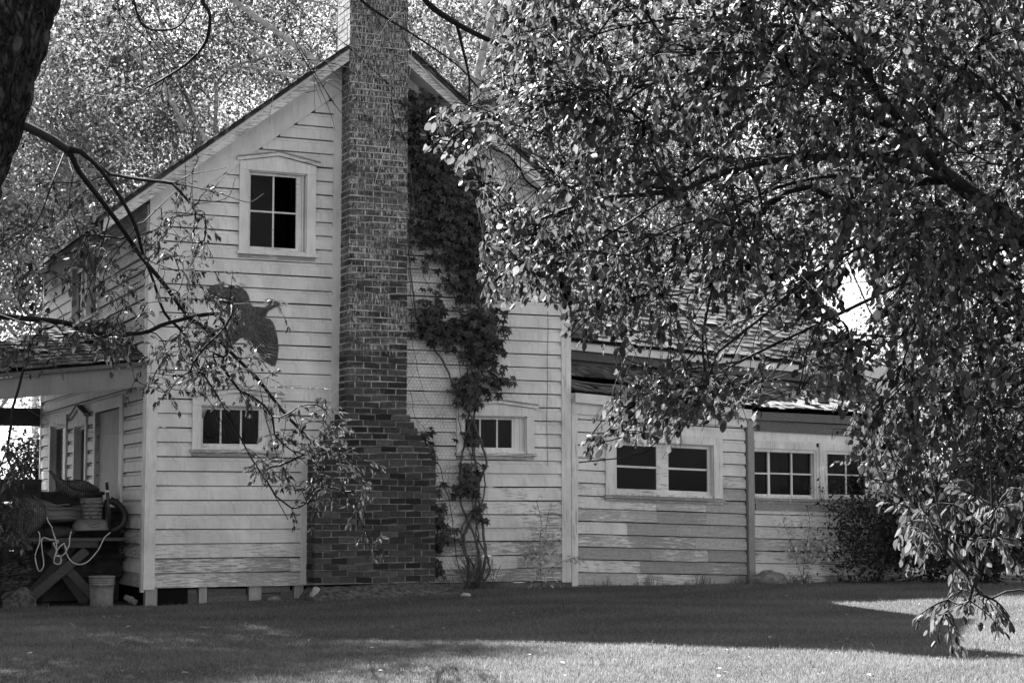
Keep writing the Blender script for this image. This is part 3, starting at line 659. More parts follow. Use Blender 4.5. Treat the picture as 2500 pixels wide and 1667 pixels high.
def sample_poly(poly,n,holes=(),x0=None):
    poly=np.array(poly,float); lo=poly.min(0); hi=poly.max(0); out=[]
    while len(out)<n:
        p=rng.uniform(lo,hi)
        if not poly_in(p[:1],p[1:],poly)[0]: continue
        if any(((p[0]-h[0])/h[2])**2+((p[1]-h[1])/h[3])**2<1 and rng.random()<h[4] for h in holes): continue
        out.append(p)
    return np.array(out)
# ------------------------------------------------------------ large tree at the right (foreground)
SIL=[(1110,-400),(1130,120),(1075,225),(965,215),(950,300),(960,355),(1090,430),(1120,480),(1092,580),(1105,700),(1200,690),(1290,700),(1310,800),(1380,790),(1440,880),(1375,950),(1305,1040),(1320,1075),(1440,1010),(1530,1000),(1540,1080),(1560,975),(1680,975),(1745,985),(1765,890),(1890,925),(1960,960),(1885,1010),(1900,1070),(2010,1130),(2150,1180),(2400,1250),(2900,1200),(2900,-500)]
GAPS=[(1450,800,100,30,.62),(1640,790,120,36,.55),(1790,870,90,30,.5),(1500,880,80,22,.4),(1165,365,48,60,.88),(1225,430,50,45,.82),(1290,480,30,25,.6),(1110,420,30,40,.6),(1972,690,30,75,.93),(1900,240,50,32,.7),(1760,330,75,32,.7),(1840,430,90,24,.65),(2265,300,28,30,.6),(2075,660,40,40,.6),(1690,60,50,30,.4),(2000,330,30,40,.5)]
def skyR(x,y):
    k=np.zeros(len(x),bool)
    for a,b,c,d,p in GAPS: k|=(((x-a)/c)**2+((y-b)/d)**2<1)&(rng.random(len(x))<p)
    return k
def okR(P):
    x,y,z=projD(P); j=rng.normal(0,10,(2,len(P))); 
    return (poly_in(x+j[0],y+j[1],SIL)&~skyR(x,y))|poly_in(x,y,[(2060,1120),(2500,1080),(2500,1480),(2290,1450),(2140,1450),(2150,1380),(2060,1300)])
def right_tree():
    T=Tree(); D=lambda x,y,d: atD(x,y,d)
    base=atD(2700,1250,10.4); base[2]=gz(base[0],base[1])-.1
    main=T.limb([base,D(2600,1000,10.3),D(2500,760,10.2),D(2352,540,10.0),D(2189,414,9.8),D(2099,317,9.7),D(2010,201,9.6),D(1955,97,9.5),D(1854,10,9.4),(D(1740,-90,9.3))])
    s2=T.limb([T.P[T.near(D(2500,760,10.2))],D(2440,560,10.6),D(2330,300,10.9),D(2240,80,11.2),D(2150,-150,11.5)],T.near(D(2500,760,10.2)))
    s3=T.limb([T.P[T.near(D(2600,1000,10.3))],D(2520,700,8.8),D(2420,350,8.3),D(2300,0,8.1),D(2200,-200,8)],T.near(D(2600,1000,10.3)))
    def L(pts,m=5): 
        i=T.near(pts[0]); return T.limb(pts[1:],i,m)
    L([D(2099,317,9.7),D(1983,260,9.9),D(1890,205,10.1),D(1791,158,10.3),D(1640,160,10.5),D(1500,190,10.7),D(1330,240,10.8)])
    L([D(2010,201,9.6),D(1960,147,9.3),D(1820,125,9.1),D(1640,122,9),D(1480,140,8.9)])
    L([D(2189,414,9.8),D(2000,355,9.4),D(1850,362,9.2),D(1700,385,9.1),D(1560,440,9.1),D(1430,520,9.2)])
    L([D(2189,414,9.8),D(2060,420,10.2),D(1900,405,10.6),D(1760,440,10.9),D(1640,500,11.1)])
    L([D(2352,540,10),D(2200,520,9.5),D(2050,540,9.1),D(1900,610,8.9),D(1760,720,8.9),D(1660,800,9)])
    L([D(2352,540,10),D(2230,600,10.6),D(2100,640,11),D(1930,720,11.3),D(1700,830,11.5),D(1520,930,11.6)])
    L([D(1955,97,9.5),D(1800,60,9.7),D(1600,40,10),D(1400,70,10.4),D(1250,140,10.6)])
    L([D(2500,760,10.2),D(2330,760,9.4),D(2150,820,9),D(2030,930,8.8)])
    L([D(2500,760,10.2),D(2400,900,9),D(2280,1000,8.4),D(2190,1080,8.2)])
    L([D(2600,1000,10.3),D(2480,1050,6.6),D(2380,1130,5.9),D(2300,1200,5.6),D(2255,1290,5.5),D(2225,1385,5.45)])
    L([D(2240,80,11.2),D(2080,60,11.6),D(1900,0,12)])
    L([D(1700,385,9.1),D(1600,560,9.2),D(1500,640,9.3),D(1380,640,9.4)])
    L([D(1560,440,9.1),D(1400,450,9.6),D(1250,500,9.8),D(1160,560,9.9)])
    L([D(1500,190,10.7),D(1360,280,10.5),D(1200,300,10.3),D(1060,290,10.2)])
    L([D(1700,830,11.5),D(1560,850,11),D(1450,930,10.8),D(1370,1020,10.6)])
    sky=[(1760,330,110,60,.85),(1900,240,80,50,.8),(1840,430,120,40,.7),(1990,320,60,60,.75),(2270,300,40,40,.7),(1985,660,60,90,.92),(2080,640,70,50,.6),(1600,780,240,70,.60),(1850,880,130,45,.5),(1500,860,100,50,.4),(1230,730,60,40,.8),(1690,60,80,50,.5)]
    A=sample_poly([p for p in SIL],680,sky); m=(A[:,1]>-330)&(A[:,0]<2600)&~((A[:,0]>1650)&(A[:,1]<560)&(rng.random(len(A))<.12)); A=A[m]
    more=sample_poly([(1680,-60),(2500,-60),(2500,1050),(2050,1000),(1990,560),(1700,230)],120,[(1975,690,50,90,1.),(2270,300,35,35,.8)]); A=np.vstack([A,more])
    front_=sample_poly([(960,230),(1110,250),(1250,420),(1300,560),(1290,690),(1110,690),(1100,470),(960,350)],34); A=np.vstack([A,front_])
    lob=sample_poly([(1440,850),(1660,830),(1600,1000),(1330,1060),(1320,1020)],26); A=np.vstack([A,lob])
    P=[]; 
    for x,y in A:
        d=rng.uniform(8.6,11.8) if x<2000 else rng.uniform(8.6,12.4)
        P.append(atD(x,y,d))
    root=atD(2352,540,10.)
    P=sorted(P,key=lambda p:np.linalg.norm(p-root)); an=[]
    for p in P: an.append(T.connect(p,sag=.10,wig=.10,root=root))
    # the low hanging spray at the lower right corner
    low=[(2130,1190),(2090,1170),(2190,1160),(2240,1140),(2290,1170),(2330,1120),(2120,1230),(2180,1240),(2240,1250),(2290,1240),(2200,1290),(2180,1395),(2230,1400),(2260,1385),(2290,1400),(2170,1425),(2210,1370)]
    low=[(x,1130+(y-1130)*.93) for x,y in low]
    la=[T.connect(atD(x,y,5.5+rng.uniform(-.2,.25)),sag=.05,wig=.05) for x,y in low]
    top=empty('shade_tree',base); tag(top,'dark spreading broadleaf tree filling the right side in front of the annex','tree')
    mb=T.mesh(tip=.0036,power=2.05,rmax=.20,sides=7); tw=mb; lf=MB(); n=sprays(T,an,tw,lf,lf,ntw=9,tl=(.18,.42),sp=.026,size=(.030,.060),wf=.66,droop=.45,ok=okR,out=np.array([-.35,-.1,-.2]))
    n2=sprays(T,la,tw,lf,lf,ntw=5,tl=(.04,.11),sp=.012,size=(.026,.044),wf=.42,droop=.4)
    # canopy continuing above and beyond the frame, for its shade
    print('right leaves',n,n2)
    A_=np.array(T.P); xx,yy,_=projD(A_); cand=np.nonzero((T.r>.004)&(T.r<.09)&(xx<2450))[0]
    for _ in range(900):
        i=cand[rng.integers(0,len(cand))]; q=T.par[i]
        if q<0: continue
        d=A_[i]-A_[q]; d=d/np.linalg.norm(d)+rv(1)[0]*.6+np.array([0,0,.1]); L_=rng.uniform(.25,1.0); t=np.linspace(0,1,7)[:,None]; P_=A_[i]+d*L_*t+np.array([0,0,-.5*L_])*t*t+rv(1)[0]*.06*t*(1-t)
        if okR(P_[-1:])[0]: tw.tube(P_,np.linspace(.0045,.0014,7),3,.5)
    tw.smooth=True; tw.build('trunk',MAT['bark_dark'],top); lf.build('crown',MAT['leaf_mid'],top)
right_tree()
def right_occluder():  # unseen canopy added above the frame to block sun from the right tree
    T=Tree(); b=atD(2900,1000,12.5); b[2]=gz(b[0],b[1])-.1
    T.limb([b,b+[.1,.1,2.5],b+[-.2,.3,4.8],b+[-.6,.9,6.9],b+[-.9,2,8.3]]); 
    an=[T.connect(p,sag=.1) for p in sorted([np.array([rng.uniform(.9,5.6),rng.uniform(-9.2,-4.6),rng.uniform(7.6,9.8)]) for _ in range(320)],key=lambda p:np.linalg.norm(p-T.P[-1]))]
    top=empty('shade_tree',b); tag(top,'unseen tree added above the frame to shade the spreading tree at the right','tree')
    tw=T.mesh(tip=.006,rmax=.2); lf=MB(); sprays(T,an,tw,lf,lf,ntw=7,tl=(.3,.6),sp=.05,size=(.08,.12),wf=.75,droop=.4,tmpl='far')
    tw.build('trunk',MAT['bark'],top); lf.build('crown',MAT['leaf_mid'],top)
right_occluder()
# ------------------------------------------------------------ tree at the left: leaning furrowed trunk with hanging branches
def left_tree():
    top=empty('elm_tree',(0,0,0)); DT=9.6
    C=[(-330,900),(-265,600),(-190,380),(-115,190),(-50,-20),(30,-260)]; C3=[atD(x,y,DT+.1*i) for i,(x,y) in enumerate(C)]
    b=atD(-420,1600,DT-.2); b[2]=gz(b[0],b[1])-.2; pts=smooth_poly([b]+C3,16); top.location=b
    tag(top,'rough dark leaning trunk at the top left with thin branches hanging across the white gable','tree')
    n=len(pts); th=np.linspace(0,2*math.pi,97)[:-1]; rings=[]
    from mathutils import noise as NZ
    Tn=np.gradient(pts,axis=0); Tn/=np.linalg.norm(Tn,axis=1)[:,None]
    pts2=[];m2=n*3; tt=np.linspace(0,n-1,m2)
    for v in tt:
        p=np.array([np.interp(v,range(n),pts[:,c]) for c in range(3)]); tv=np.array([np.interp(v,range(n),Tn[:,c]) for c in range(3)])
        A=np.cross(tv,[0,1,0]); A/=np.linalg.norm(A); B=np.cross(tv,A); ring=[]
        R=.49-.0009*v
        for a in th:
            h=NZ.noise(Vector((math.cos(a)*7+1.5*NZ.noise(Vector((v*.05,a,3))),math.sin(a)*7,v*.10))); h2=NZ.noise(Vector((math.cos(a)*17,math.sin(a)*17,v*.3)))
            r=R*(1+.03*math.sin(a*3+v*.02))+.10*(abs(h)**.5)-.045+.02*h2
            ring.append(p+r*(math.cos(a)*A+math.sin(a)*B))
        rings.append(ring)
    mb=MB(); mb.loft(rings); mb.smooth=True; mb.build('trunk',MAT['bark_big'],top)
    T=Tree(); D=lambda x,y,d: atD(x,y,d); t0=D(-40,260,DT+.2)
    a=T.limb([t0,D(54,288,10.2),D(151,342,11.2),D(180,392,11.6),D(230,457,12.1),D(277,520,12.5),D(324,589,12.9),D(378,654,13.2),D(432,726,13.5),D(486,765,13.7),D(540,819,13.9),D(594,873,14.1),D(648,942,14.3),D(702,1000,14.4),D(756,1057,14.5)],m=3)
    def L(pts,m=4): return T.limb(pts[1:],T.near(pts[0]),m)
    L([D(151,342,11.2),D(187,349,11.3),D(230,389,11.6),D(274,450,12),D(310,517,12.4),D(328,582,12.7),D(353,647,13),D(378,719,13.2),D(425,769,13.4),D(446,823,13.5),D(497,906,13.7),D(540,981,13.9),D(576,1050,14),D(612,1105,14.1),D(662,1193,14.2)],3)
    L([D(187,349,11.3),D(252,400,12.4),D(320,412,12.9),D(396,421,13.3),D(486,439,13.7),D(550,460,13.9),D(577,464,14.),D(606,445,14.1)],3)
    T.limb([D(-120,700,11.5),D(0,726,12),D(144,740,12.6),D(216,765,12.8),D(324,765,13),D(378,744,13.1),D(450,726,13.3),D(504,719,13.4)],-1,4)
    L([D(151,342,11.2),D(168,400,11),D(160,470,11),D(185,560,11.2),D(140,640,11.4)])
    L([D(151,342,11.2),D(120,420,11),D(90,500,11),D(40,560,11.2),D(-40,610,11.4)])
    L([D(446,823,13.5),D(470,905,13.8),D(505,960,14),D(520,1010,14)])
    L([D(594,873,14.1),D(610,960,14.2),D(640,1060,14.3),D(650,1110,14.3)])
    L([D(396,421,13.3),D(440,400,13.5),D(520,385,13.7)]); L([D(486,439,13.7),D(520,400,13.9),D(560,370,14)]); L([D(396,421,13.3),D(440,470,13.3),D(520,455,13.5),D(540,410,13.6)])
    # overhead arcs
    T.limb([D(450,-250,10.5),D(464,0,11),D(482,36,11),D(472,97,11.2),D(432,144,11.4),D(378,180,11.6),D(331,205,11.8)],-1,5)
    T.limb([D(280,-200,10.5),D(302,0,11),D(324,54,11),D(367,70,11.2),D(414,58,11.3),D(450,0,11.4)],-1,5)
    T.limb([D(930,-120,11.5),D(976,0,12),D(1048,54,12.2),D(1131,97,12.4),D(1239,151,12.8),D(1365,173,13.2),D(1500,175,13.6)],-1,4)
    L([D(1048,54,12.2),D(1062,110,12.3),D(1077,180,12.4),D(1081,270,12.4),D(1099,324,12.5)])
    T.limb([D(800,-100,12.5),D(825,0,12.6),D(947,79,12.8),D(1050,150,13),D(1120,220,13.3),D(1200,240,13.6)],-1,4)
    T.limb([D(640,-120,12.5),D(657,0,12.6),D(675,90,12.8),D(705,150,13),D(735,200,13),D(702,214,13)],-1,4)
    T.limb([D(600,-120,12.5),D(690,20,12.6),D(740,60,12.8),D(790,100,13),D(905,205,13.4)],-1,4)
    T.limb([D(700,-150,12.2),D(655,40,12.4),D(690,110,12.5),D(760,230,12.8)],-1,4)
    T.limb([D(1050,-100,12.2),D(1090,30,12.4),D(1210,60,12.6),D(1400,50,13)],-1,4)
    T.limb([D(900,-100,12.4),D(930,20,12.5),D(925,110,12.7),D(900,190,13),D(905,300,13.1)],-1,4)
    bunch=[((415,520),(55,120),26),((455,650),(60,40),7),((500,700),(60,60),7),((400,790),(70,70),14),((470,800),(70,60),16),((360,850),(60,60),12),((520,840),(70,60),10),((570,880),(60,50),10),((690,990),(60,60),16),((770,960),(45,40),4),((640,1050),(50,50),9),((690,1100),(60,70),15),((790,1080),(50,60),12),((810,1150),(25,30),3),((840,1240),(25,25),3),((220,600),(90,70),18),((170,760),(110,40),14),((90,640),(90,90),18),((60,790),(80,40),8),((300,660),(40,50),6),((270,770),(50,30),8),((30,500),(60,60),7),((180,460),(60,50),6),((300,60),(60,60),4),((480,880),(40,40),5),((350,560),(40,40),4),((10,1040),(45,50),9),((5,1190),(45,60),8),((620,690),(15,10),1)]
    an=[]; bright=[]
    P=[]
    for (c,s,k) in bunch:
        for _ in range(k):
            x=c[0]+rng.uniform(-1,1)*s[0]; y=c[1]+rng.uniform(-1,1)*s[1]; P.append((x,y))
    for (x,y) in P:
        d=12.0+1.6*min(1,max(0,(x-100)/500))+rng.uniform(-.45,.6)
        an.append(T.connect(atD(x,y,d),sag=.04,wig=.12))
    tw=T.mesh(tip=.0032,power=2.2,rmax=.05,sides=6); lf=MB()
    sprays(T,an,tw,lf,lf,ntw=3,tl=(.06,.17),sp=.022,size=(.036,.068),wf=.5,droop=.3,tmpl='narrow')
    A=np.array(T.P)
    for _ in range(110):
        i=rng.integers(0,len(A)); 
        if T.r[i]<.0045: continue
        d=rv(1)[0]+np.array([0,0,-.3]); L_=rng.uniform(.15,.6); t=np.linspace(0,1,6)[:,None]
        tw.tube(A[i]+d*L_*t+rv(1)[0]*.12*t*t,np.linspace(.0035,.0012,6),3,.5)
    for q,ra,rb_ in ([[(976,-60,12),(976,0,12),(1048,54,12.2),(1131,97,12.4),(1239,151,12.8),(1365,173,13.2),(1500,175,13.6)],.024,.009],[[(1048,54,12.2),(1062,110,12.3),(1077,180,12.4),(1081,270,12.4),(1099,324,12.5)],.013,.005],[[(464,-60,11),(464,0,11),(482,36,11),(472,97,11.2),(432,144,11.4),(378,180,11.6),(331,205,11.8)],.014,.007],[[(825,-20,12.6),(840,10,12.6),(947,79,12.8),(1050,150,13),(1120,220,13.3),(1200,240,13.6)],.010,.004],[[(302,-20,11),(324,54,11),(367,70,11.2),(414,58,11.3),(450,0,11.4)],.008,.006]):
        P_=smooth_poly([D(*v) for v in q],5); tw.tube(P_,np.linspace(ra,rb_,len(P_)),6,.5)
    xx,yy,_=projD(A); c_=np.nonzero((yy<330)&(xx>250)&(T.r>.0025))[0]
    for _ in range(110):
        i=c_[rng.integers(0,len(c_))]; q=T.par[i]
        if q<0: continue
        d=(A[i]-A[q])/np.linalg.norm(A[i]-A[q])+rv(1)[0]*.9; L_=rng.uniform(.15,.7); t=np.linspace(0,1,7)[:,None]
        tw.tube(A[i]+d*L_*t+np.array([0,0,-.12*L_])*t*t+rv(1)[0]*.25*t*(1-t),np.linspace(.0038,.0014,7),3,.5)
    tw.smooth=True; tw.build('branches',MAT['bark_twig'],top); lf.build('crown',MAT['leaf_left'],top)
left_tree()
# ------------------------------------------------------------ cottonwoods behind the house
def far_tree(x,y,h,cr,n,seed,label,lo=.15,lean=0,pale=True,nl=150,ls=(.07,.12),cs=.42,mat='leaf_far',tone0=.5,elong=1.,limbs=(),lift=.56,tmpl='far'):
    global rng
    old=rng; rng=np.random.default_rng(seed); z0=float(gz(x,y)); b=np.array([x,y,z0-.2])
    T=Tree(); k=[b]
    for i in range(1,7): k.append(b+np.array([lean*i/6+rng.normal(0,.15),rng.normal(0,.15),h*.62*i/6]))
    ids=T.limb(k,m=3)
    for _ in range(6):
        i=ids[rng.integers(5,len(ids))]; a=rng.uniform(0,2*math.pi); p=T.P[i]; d=np.array([math.cos(a),math.sin(a)*.6,0])*cr
        T.limb([p+d*.25+[0,0,h*.07],p+d*.5+[0,0,h*.17],p+d*.62+[0,0,h*.28]],i,4)
    c=b+np.array([lean,0,h*lift]); an=[]
    for _ in range(n):
        v=rv(1)[0]*rng.uniform(.25,1)**.5; v[2]*=h*(.5-lo*.3)*elong; v[0]*=cr; v[1]*=cr*.9; an.append(c+v)
    an.sort(key=lambda p:((p-T.P[10])**2).sum()); ii=[T.connect(p,sag=.03,wig=.05) for p in an]
    top=empty('cottonwood_tree' if pale else 'broadleaf_tree',b); tag(top,label,'tree','tall trees behind the house')
    tm=T.mesh(tip=.016,power=2.2,rmax=.30,minr=.017)
    for q,dd,r0,r1 in limbs:
        P=smooth_poly([atD(u,v,dd) for u,v in q],5); lm=MB(); lm.smooth=True; lm.tube(P,np.linspace(r0,r1,len(P))*.62,8); lm.build('limb',MAT['bark_pale'],top)
    tm.build('trunk',MAT['bark_pale' if pale else 'bark'],top)
    P=np.repeat(np.array(an),nl,0)+rng.normal(0,1,(n*nl,3))*np.array([cs,cs,cs*.75])*rng.uniform(.4,1.4,n).repeat(nl)[:,None]
    m=len(P); lf=MB(); tn=np.clip(rng.normal(tone0,.2,m)+np.repeat(rng.normal(0,.22,n),nl),0,1)
    leaves(lf,P,rv(m)+np.array([0,0,-.4]),rv(m)+np.array([0,0,.5]),rng.uniform(ls[0],ls[1],m),.75,tn,tmpl)
    lf.build('crown',MAT[mat],top); rng=old
# placed in world terms: depth along the view and sideways offset
def spot(dx,dep):
    f2=fw[:2]/np.linalg.norm(fw[:2]); p=CAM[:2]+f2*dep+rt[:2]*((dx-1176)*K/F*dep); return float(p[0]),float(p[1])
far=[(-60,40,13.5,4.2,200,1,'leftmost tall tree beyond the side porch with light breaking through it',.3),
(230,43,15,4.6,230,2,'tall pale barked tree rising behind the left roof slope',.2),
(560,42,16,4.6,240,3,'tall tree with pale slanting limbs behind the left side of the chimney',.2),
(860,46,17,4.6,210,4,'tall tree directly behind the chimney top',.2),
(1090,40,16,4.2,190,5,'pale trunked tree right of the chimney showing its forked trunk',.2),
(1400,45,16,4.6,200,6,'tall leafy tree behind the right roof slope',.2),
(1720,47,14.5,4.6,130,7,'thin crowned tree behind the annex with much sky showing',.2),
(2080,45,14.5,4.6,130,8,'tree behind the dark limbs at the upper right',.2),
(2420,42,14,4.6,160,9,'tree at the right edge behind the spreading foreground tree',.2),
(90,62,17,6,190,10,'farther tree filling the gaps between the left tall trees',.2),
(700,64,20,6.5,190,11,'farther tree filling the sky left of the chimney',.2),
(1250,64,20,6.5,170,12,'farther tree filling the sky right of the chimney',.2)]
LIMBS={5:[([(1085,330),(1098,200),(1102,150),(1125,60),(1150,-80)],35.9,.17,.11),([(1098,195),(1065,160),(1035,118),(1010,70)],35.8,.08,.04),([(1104,170),(1145,150),(1190,110),(1230,90)],35.8,.09,.05),([(1112,110),(1150,60),(1200,30)],35.8,.07,.04)],
3:[([(800,260),(745,168),(700,122),(620,62),(545,8),(470,-60)],37.4,.13,.07),([(700,122),(660,118),(600,128),(520,84)],37.3,.06,.03),([(770,190),(690,180),(610,160),(560,152)],37.2,.07,.04),([(735,165),(640,120),(560,60)],37.3,.06,.04)],
2:[([(420,300),(385,210),(345,165),(300,120)],38.4,.09,.05),([(430,290),(370,200),(340,130)],38.3,.05,.03),([(520,360),(460,300),(440,240)],38.2,.07,.04)],
4:[([(900,240),(880,160),(850,60),(800,-40)],41.3,.10,.05),([(760,200),(800,120),(830,20)],41.2,.07,.04)],6:[([(1330,300),(1300,180),(1340,60),(1400,-50)],40.2,.12,.07),([(1305,190),(1250,130),(1230,60)],40.2,.07,.04)]}
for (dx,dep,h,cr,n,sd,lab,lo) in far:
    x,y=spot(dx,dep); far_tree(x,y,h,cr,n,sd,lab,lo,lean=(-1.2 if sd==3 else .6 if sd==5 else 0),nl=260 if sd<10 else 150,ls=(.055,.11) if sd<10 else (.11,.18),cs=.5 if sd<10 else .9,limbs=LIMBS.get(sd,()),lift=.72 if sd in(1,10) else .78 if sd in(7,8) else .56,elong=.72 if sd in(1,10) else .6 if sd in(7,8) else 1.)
far_tree(-5.4,3.2,11.5,1.9,110,26,'narrow tree outside the left edge beside the front of the porch',.12,lift=.80,elong=.5,pale=False,nl=110,ls=(.07,.11),tmpl='narrow',mat='leaf_mid')
far_tree(-3.4,6.4,12,2.3,230,20,'broad tree just outside the left edge shading the porch and lawn',.12,lift=.82,elong=.42,pale=False,nl=130,ls=(.07,.11),tmpl='narrow',mat='leaf_mid')
x,y=spot(-60,34); far_tree(x,y,11.5,3.0,150,21,'nearer bushy tree over the porch roof at the left edge',.3,nl=120,ls=(.06,.1),lift=.70,elong=.75)
far_tree(-5.2,6.5,7.5,2.3,200,22,'unseen dense low tree added outside the left edge to darken the porch',.05,pale=False,nl=110,ls=(.07,.11),elong=1.25,tmpl='narrow',mat='leaf_mid')  # added out of view to dim the porch side
far_tree(-4.4,1.2,4.6,1.5,110,23,'unseen low dense tree added outside the left edge to keep light off the porch wall',.02,pale=False,nl=100,ls=(.07,.11),elong=1.3,tmpl='narrow',cs=.3,mat='leaf_mid')  # nearer light blocker for the porch wall, added out of view
far_tree(-5.6,-1.2,10.5,3.1,230,24,'tall tree outside the left edge standing level with the lawn',.1,pale=False,nl=110,ls=(.07,.11),tmpl='narrow',mat='leaf_mid')
far_tree(-2.7,9.6,10.5,2.3,150,25,'slender tree behind the porch whose high crown shades its roof',.3,pale=False,nl=120,ls=(.06,.10),lift=.72,elong=.7,tmpl='narrow',mat='leaf_mid')
# low hedge trees closing the view at the far right
for i,(dx,dep,h,cr) in enumerate(((2250,31,5.0,2.4),(2480,28,4.6,2.2),(2060,36,3.9,2.2))):
    x,y=spot(dx,dep); far_tree(x,y,h,cr,90,40+i,['round low tree beyond the end of the annex','low dense tree at the far right edge','low pale tree seen under the upper boughs behind the annex'][i],.1,pale=False,nl=130,ls=(.05,.09),cs=.35,elong=1.3)
# ------------------------------------------------------------ shrubs
def shrub(name,base,w,h,n,label,cat,mat='leaf_bush',size=(.03,.055),depth=.5,nst=7,group=None,nl=26,tone=None,cs=.1,tmpl='narrow'):
    base=np.asarray(base,float); T=Tree(); T.node(base,-1)
    for k in range(nst):
        a=rng.uniform(-1,1); T.limb([base+[a*w*.2,rng.uniform(-.1,.1)*depth,h*.3],base+[a*w*.4,rng.uniform(-.3,.3)*depth,h*rng.uniform(.6,.9)]],0,4)
    an=[]
    for _ in range(n):
        v=rv(1)[0]*rng.uniform(.2,1)**.4; p=base+np.array([v[0]*w*.5,v[1]*depth*.5,h*.5+v[2]*h*.5]); p[1]=min(p[1],base[1]+depth*.4); an.append(T.connect(p,sag=.05))
    top=empty(name,base); tag(top,label,cat,group)
    T.mesh(tip=.0022,power=2.2,rmax=.03).build('stems',MAT['bark_twig'],top)
    A=np.array([T.P[i] for i in an]); P=np.repeat(A,nl,0)+rng.normal(0,cs,(len(A)*nl,3)); P[:,2]=np.maximum(P[:,2],base[2]+.02); m=len(P)
    lf=MB(); leaves(lf,P,rv(m)+[0,0,-.3],rv(m)*.7+[0,0,.8],rng.uniform(size[0],size[1],m),.6,tone(m) if tone else None,tmpl); lf.build('foliage',MAT[mat],top)
def gp(x,Y): p=onY(x,1300,Y,K); return np.array([p[0],Y,float(gz(p[0],Y))])
shrub('shrub',gp(2015,-.45),1.25,1.3,46,'dark shrub against the annex wall right of the bright sapling','shrub',cs=.17,nl=60,size=(.04,.075))
shrub('shrub',gp(2140,-.6),1.3,1.55,100,'middle dark shrub in the shade at the end of the annex','shrub',nl=60,size=(.04,.075))
shrub('shrub',gp(2290,-.9),1.4,1.5,100,'dark shrub at the right edge below the hanging boughs','shrub',nl=60,size=(.04,.075))
shrub('shrub',gp(2420,-.5),1.6,2.4,110,'tall dark shrub partly beyond the right edge','shrub',nl=60,size=(.04,.075),depth=1)
shrub('shrub',gp(2200,1.2),2.2,2.6,110,'tall shaded shrub standing behind the end of the annex','shrub',nl=60,depth=1.2,size=(.04,.08))
def sapling(pts,Y,label,nleaf,spread,size,bare=0,base=None,mat='leaf_sap'):
    b=gp(base,Y); T=Tree(); T.node(b,-1)
    for q in pts: 
        P=[onY(x,y,Y+rng.uniform(-.06,.06),K) for x,y in q]; T.limb(P,0,4)
    top=empty('sapling',b); tag(top,label,'sapling')
    tw=T.mesh(tip=.003,power=2.2)
    A=np.array(T.P); lf=MB(); P=[]
    for (cx,cy,sx,sy,k) in nleaf:
        k=int(k*1.5); c=np.stack([cx+rng.normal(0,sx,k),cy+rng.normal(0,sy,k)],-1); P+= [onY(u,v,Y+rng.uniform(-spread,spread*.3),K) for u,v in c]
    P=np.array(P); P[:,1]=np.minimum(P[:,1],-.05); m=len(P)
    for p in P[::5]:
        q=A[int(np.argmin(((A-p)**2).sum(1)))]; tw.tube(smooth_poly([q,(p+q)/2+[0,0,.03],p],3),.0016,3)
    tw.build('stem',MAT['bark_twig'],top)
    leaves(lf,P,rv(m)+[0,-.2,-.2],rv(m)*.6+[0,-.3,.8],rng.uniform(size[0],size[1],m)*1.3,.6,None,'narrow'); lf.build('foliage',MAT[mat],top)
sapling([[(1243,1340),(1240,1250),(1243,1200),(1232,1150)],[(1243,1310),(1252,1230),(1262,1170),(1280,1160)],[(1243,1320),(1290,1290),(1320,1282),(1335,1284)],[(1243,1300),(1215,1260),(1212,1240)]],-.3,'spindly sapling with leaves tinted pale as if sunlit in front of the white corner board',[(1225,1275,14,14,80),(1255,1280,14,30,95),(1262,1240,10,14,40),(1240,1320,14,12,30),(1322,1286,10,4,20),(1240,1190,18,26,26)],.12,(.03,.055),base=1243)
sapling([[(1845,1345),(1848,1270),(1860,1200),(1852,1160)],[(1845,1340),(1880,1270),(1915,1240)],[(1845,1335),(1815,1240),(1800,1200)]],-.4,'bushy sapling with leaves tinted bright as if sunlit in front of the annex wall',[(1860,1262,22,18,230),(1900,1250,16,9,90),(1850,1205,22,18,60),(1850,1320,14,8,26),(1805,1190,12,18,22)],.18,(.03,.05),base=1845)
sapling([[(1925,1345),(1930,1250),(1935,1160)],[(1925,1345),(1960,1240),(1955,1130)],[(1925,1330),(1900,1200),(1890,1130)]],-.35,'thin dark weed stems between the bright tinted sapling and the shrubs',[(1930,1190,24,40,150),(1900,1140,24,20,50),(1965,1200,20,40,110)],.12,(.025,.045),base=1930,mat='leaf_bush')
# bush and boughs seen through the porch
p=atD(74,1100,29.5); p[2]=float(gz(p[0],p[1])); shrub('shrub',p,.95,2.35,90,'dark leafy bush seen through the open porch','shrub',depth=.9,size=(.06,.10),nl=26,cs=.12)
p=atD(5,1100,27.5); p[2]=float(gz(p[0],p[1])); shrub('shrub',p,.9,1.5,36,'loose leafy bush at the left edge behind the porch','shrub',depth=.8,size=(.06,.10),nl=20,cs=.14)
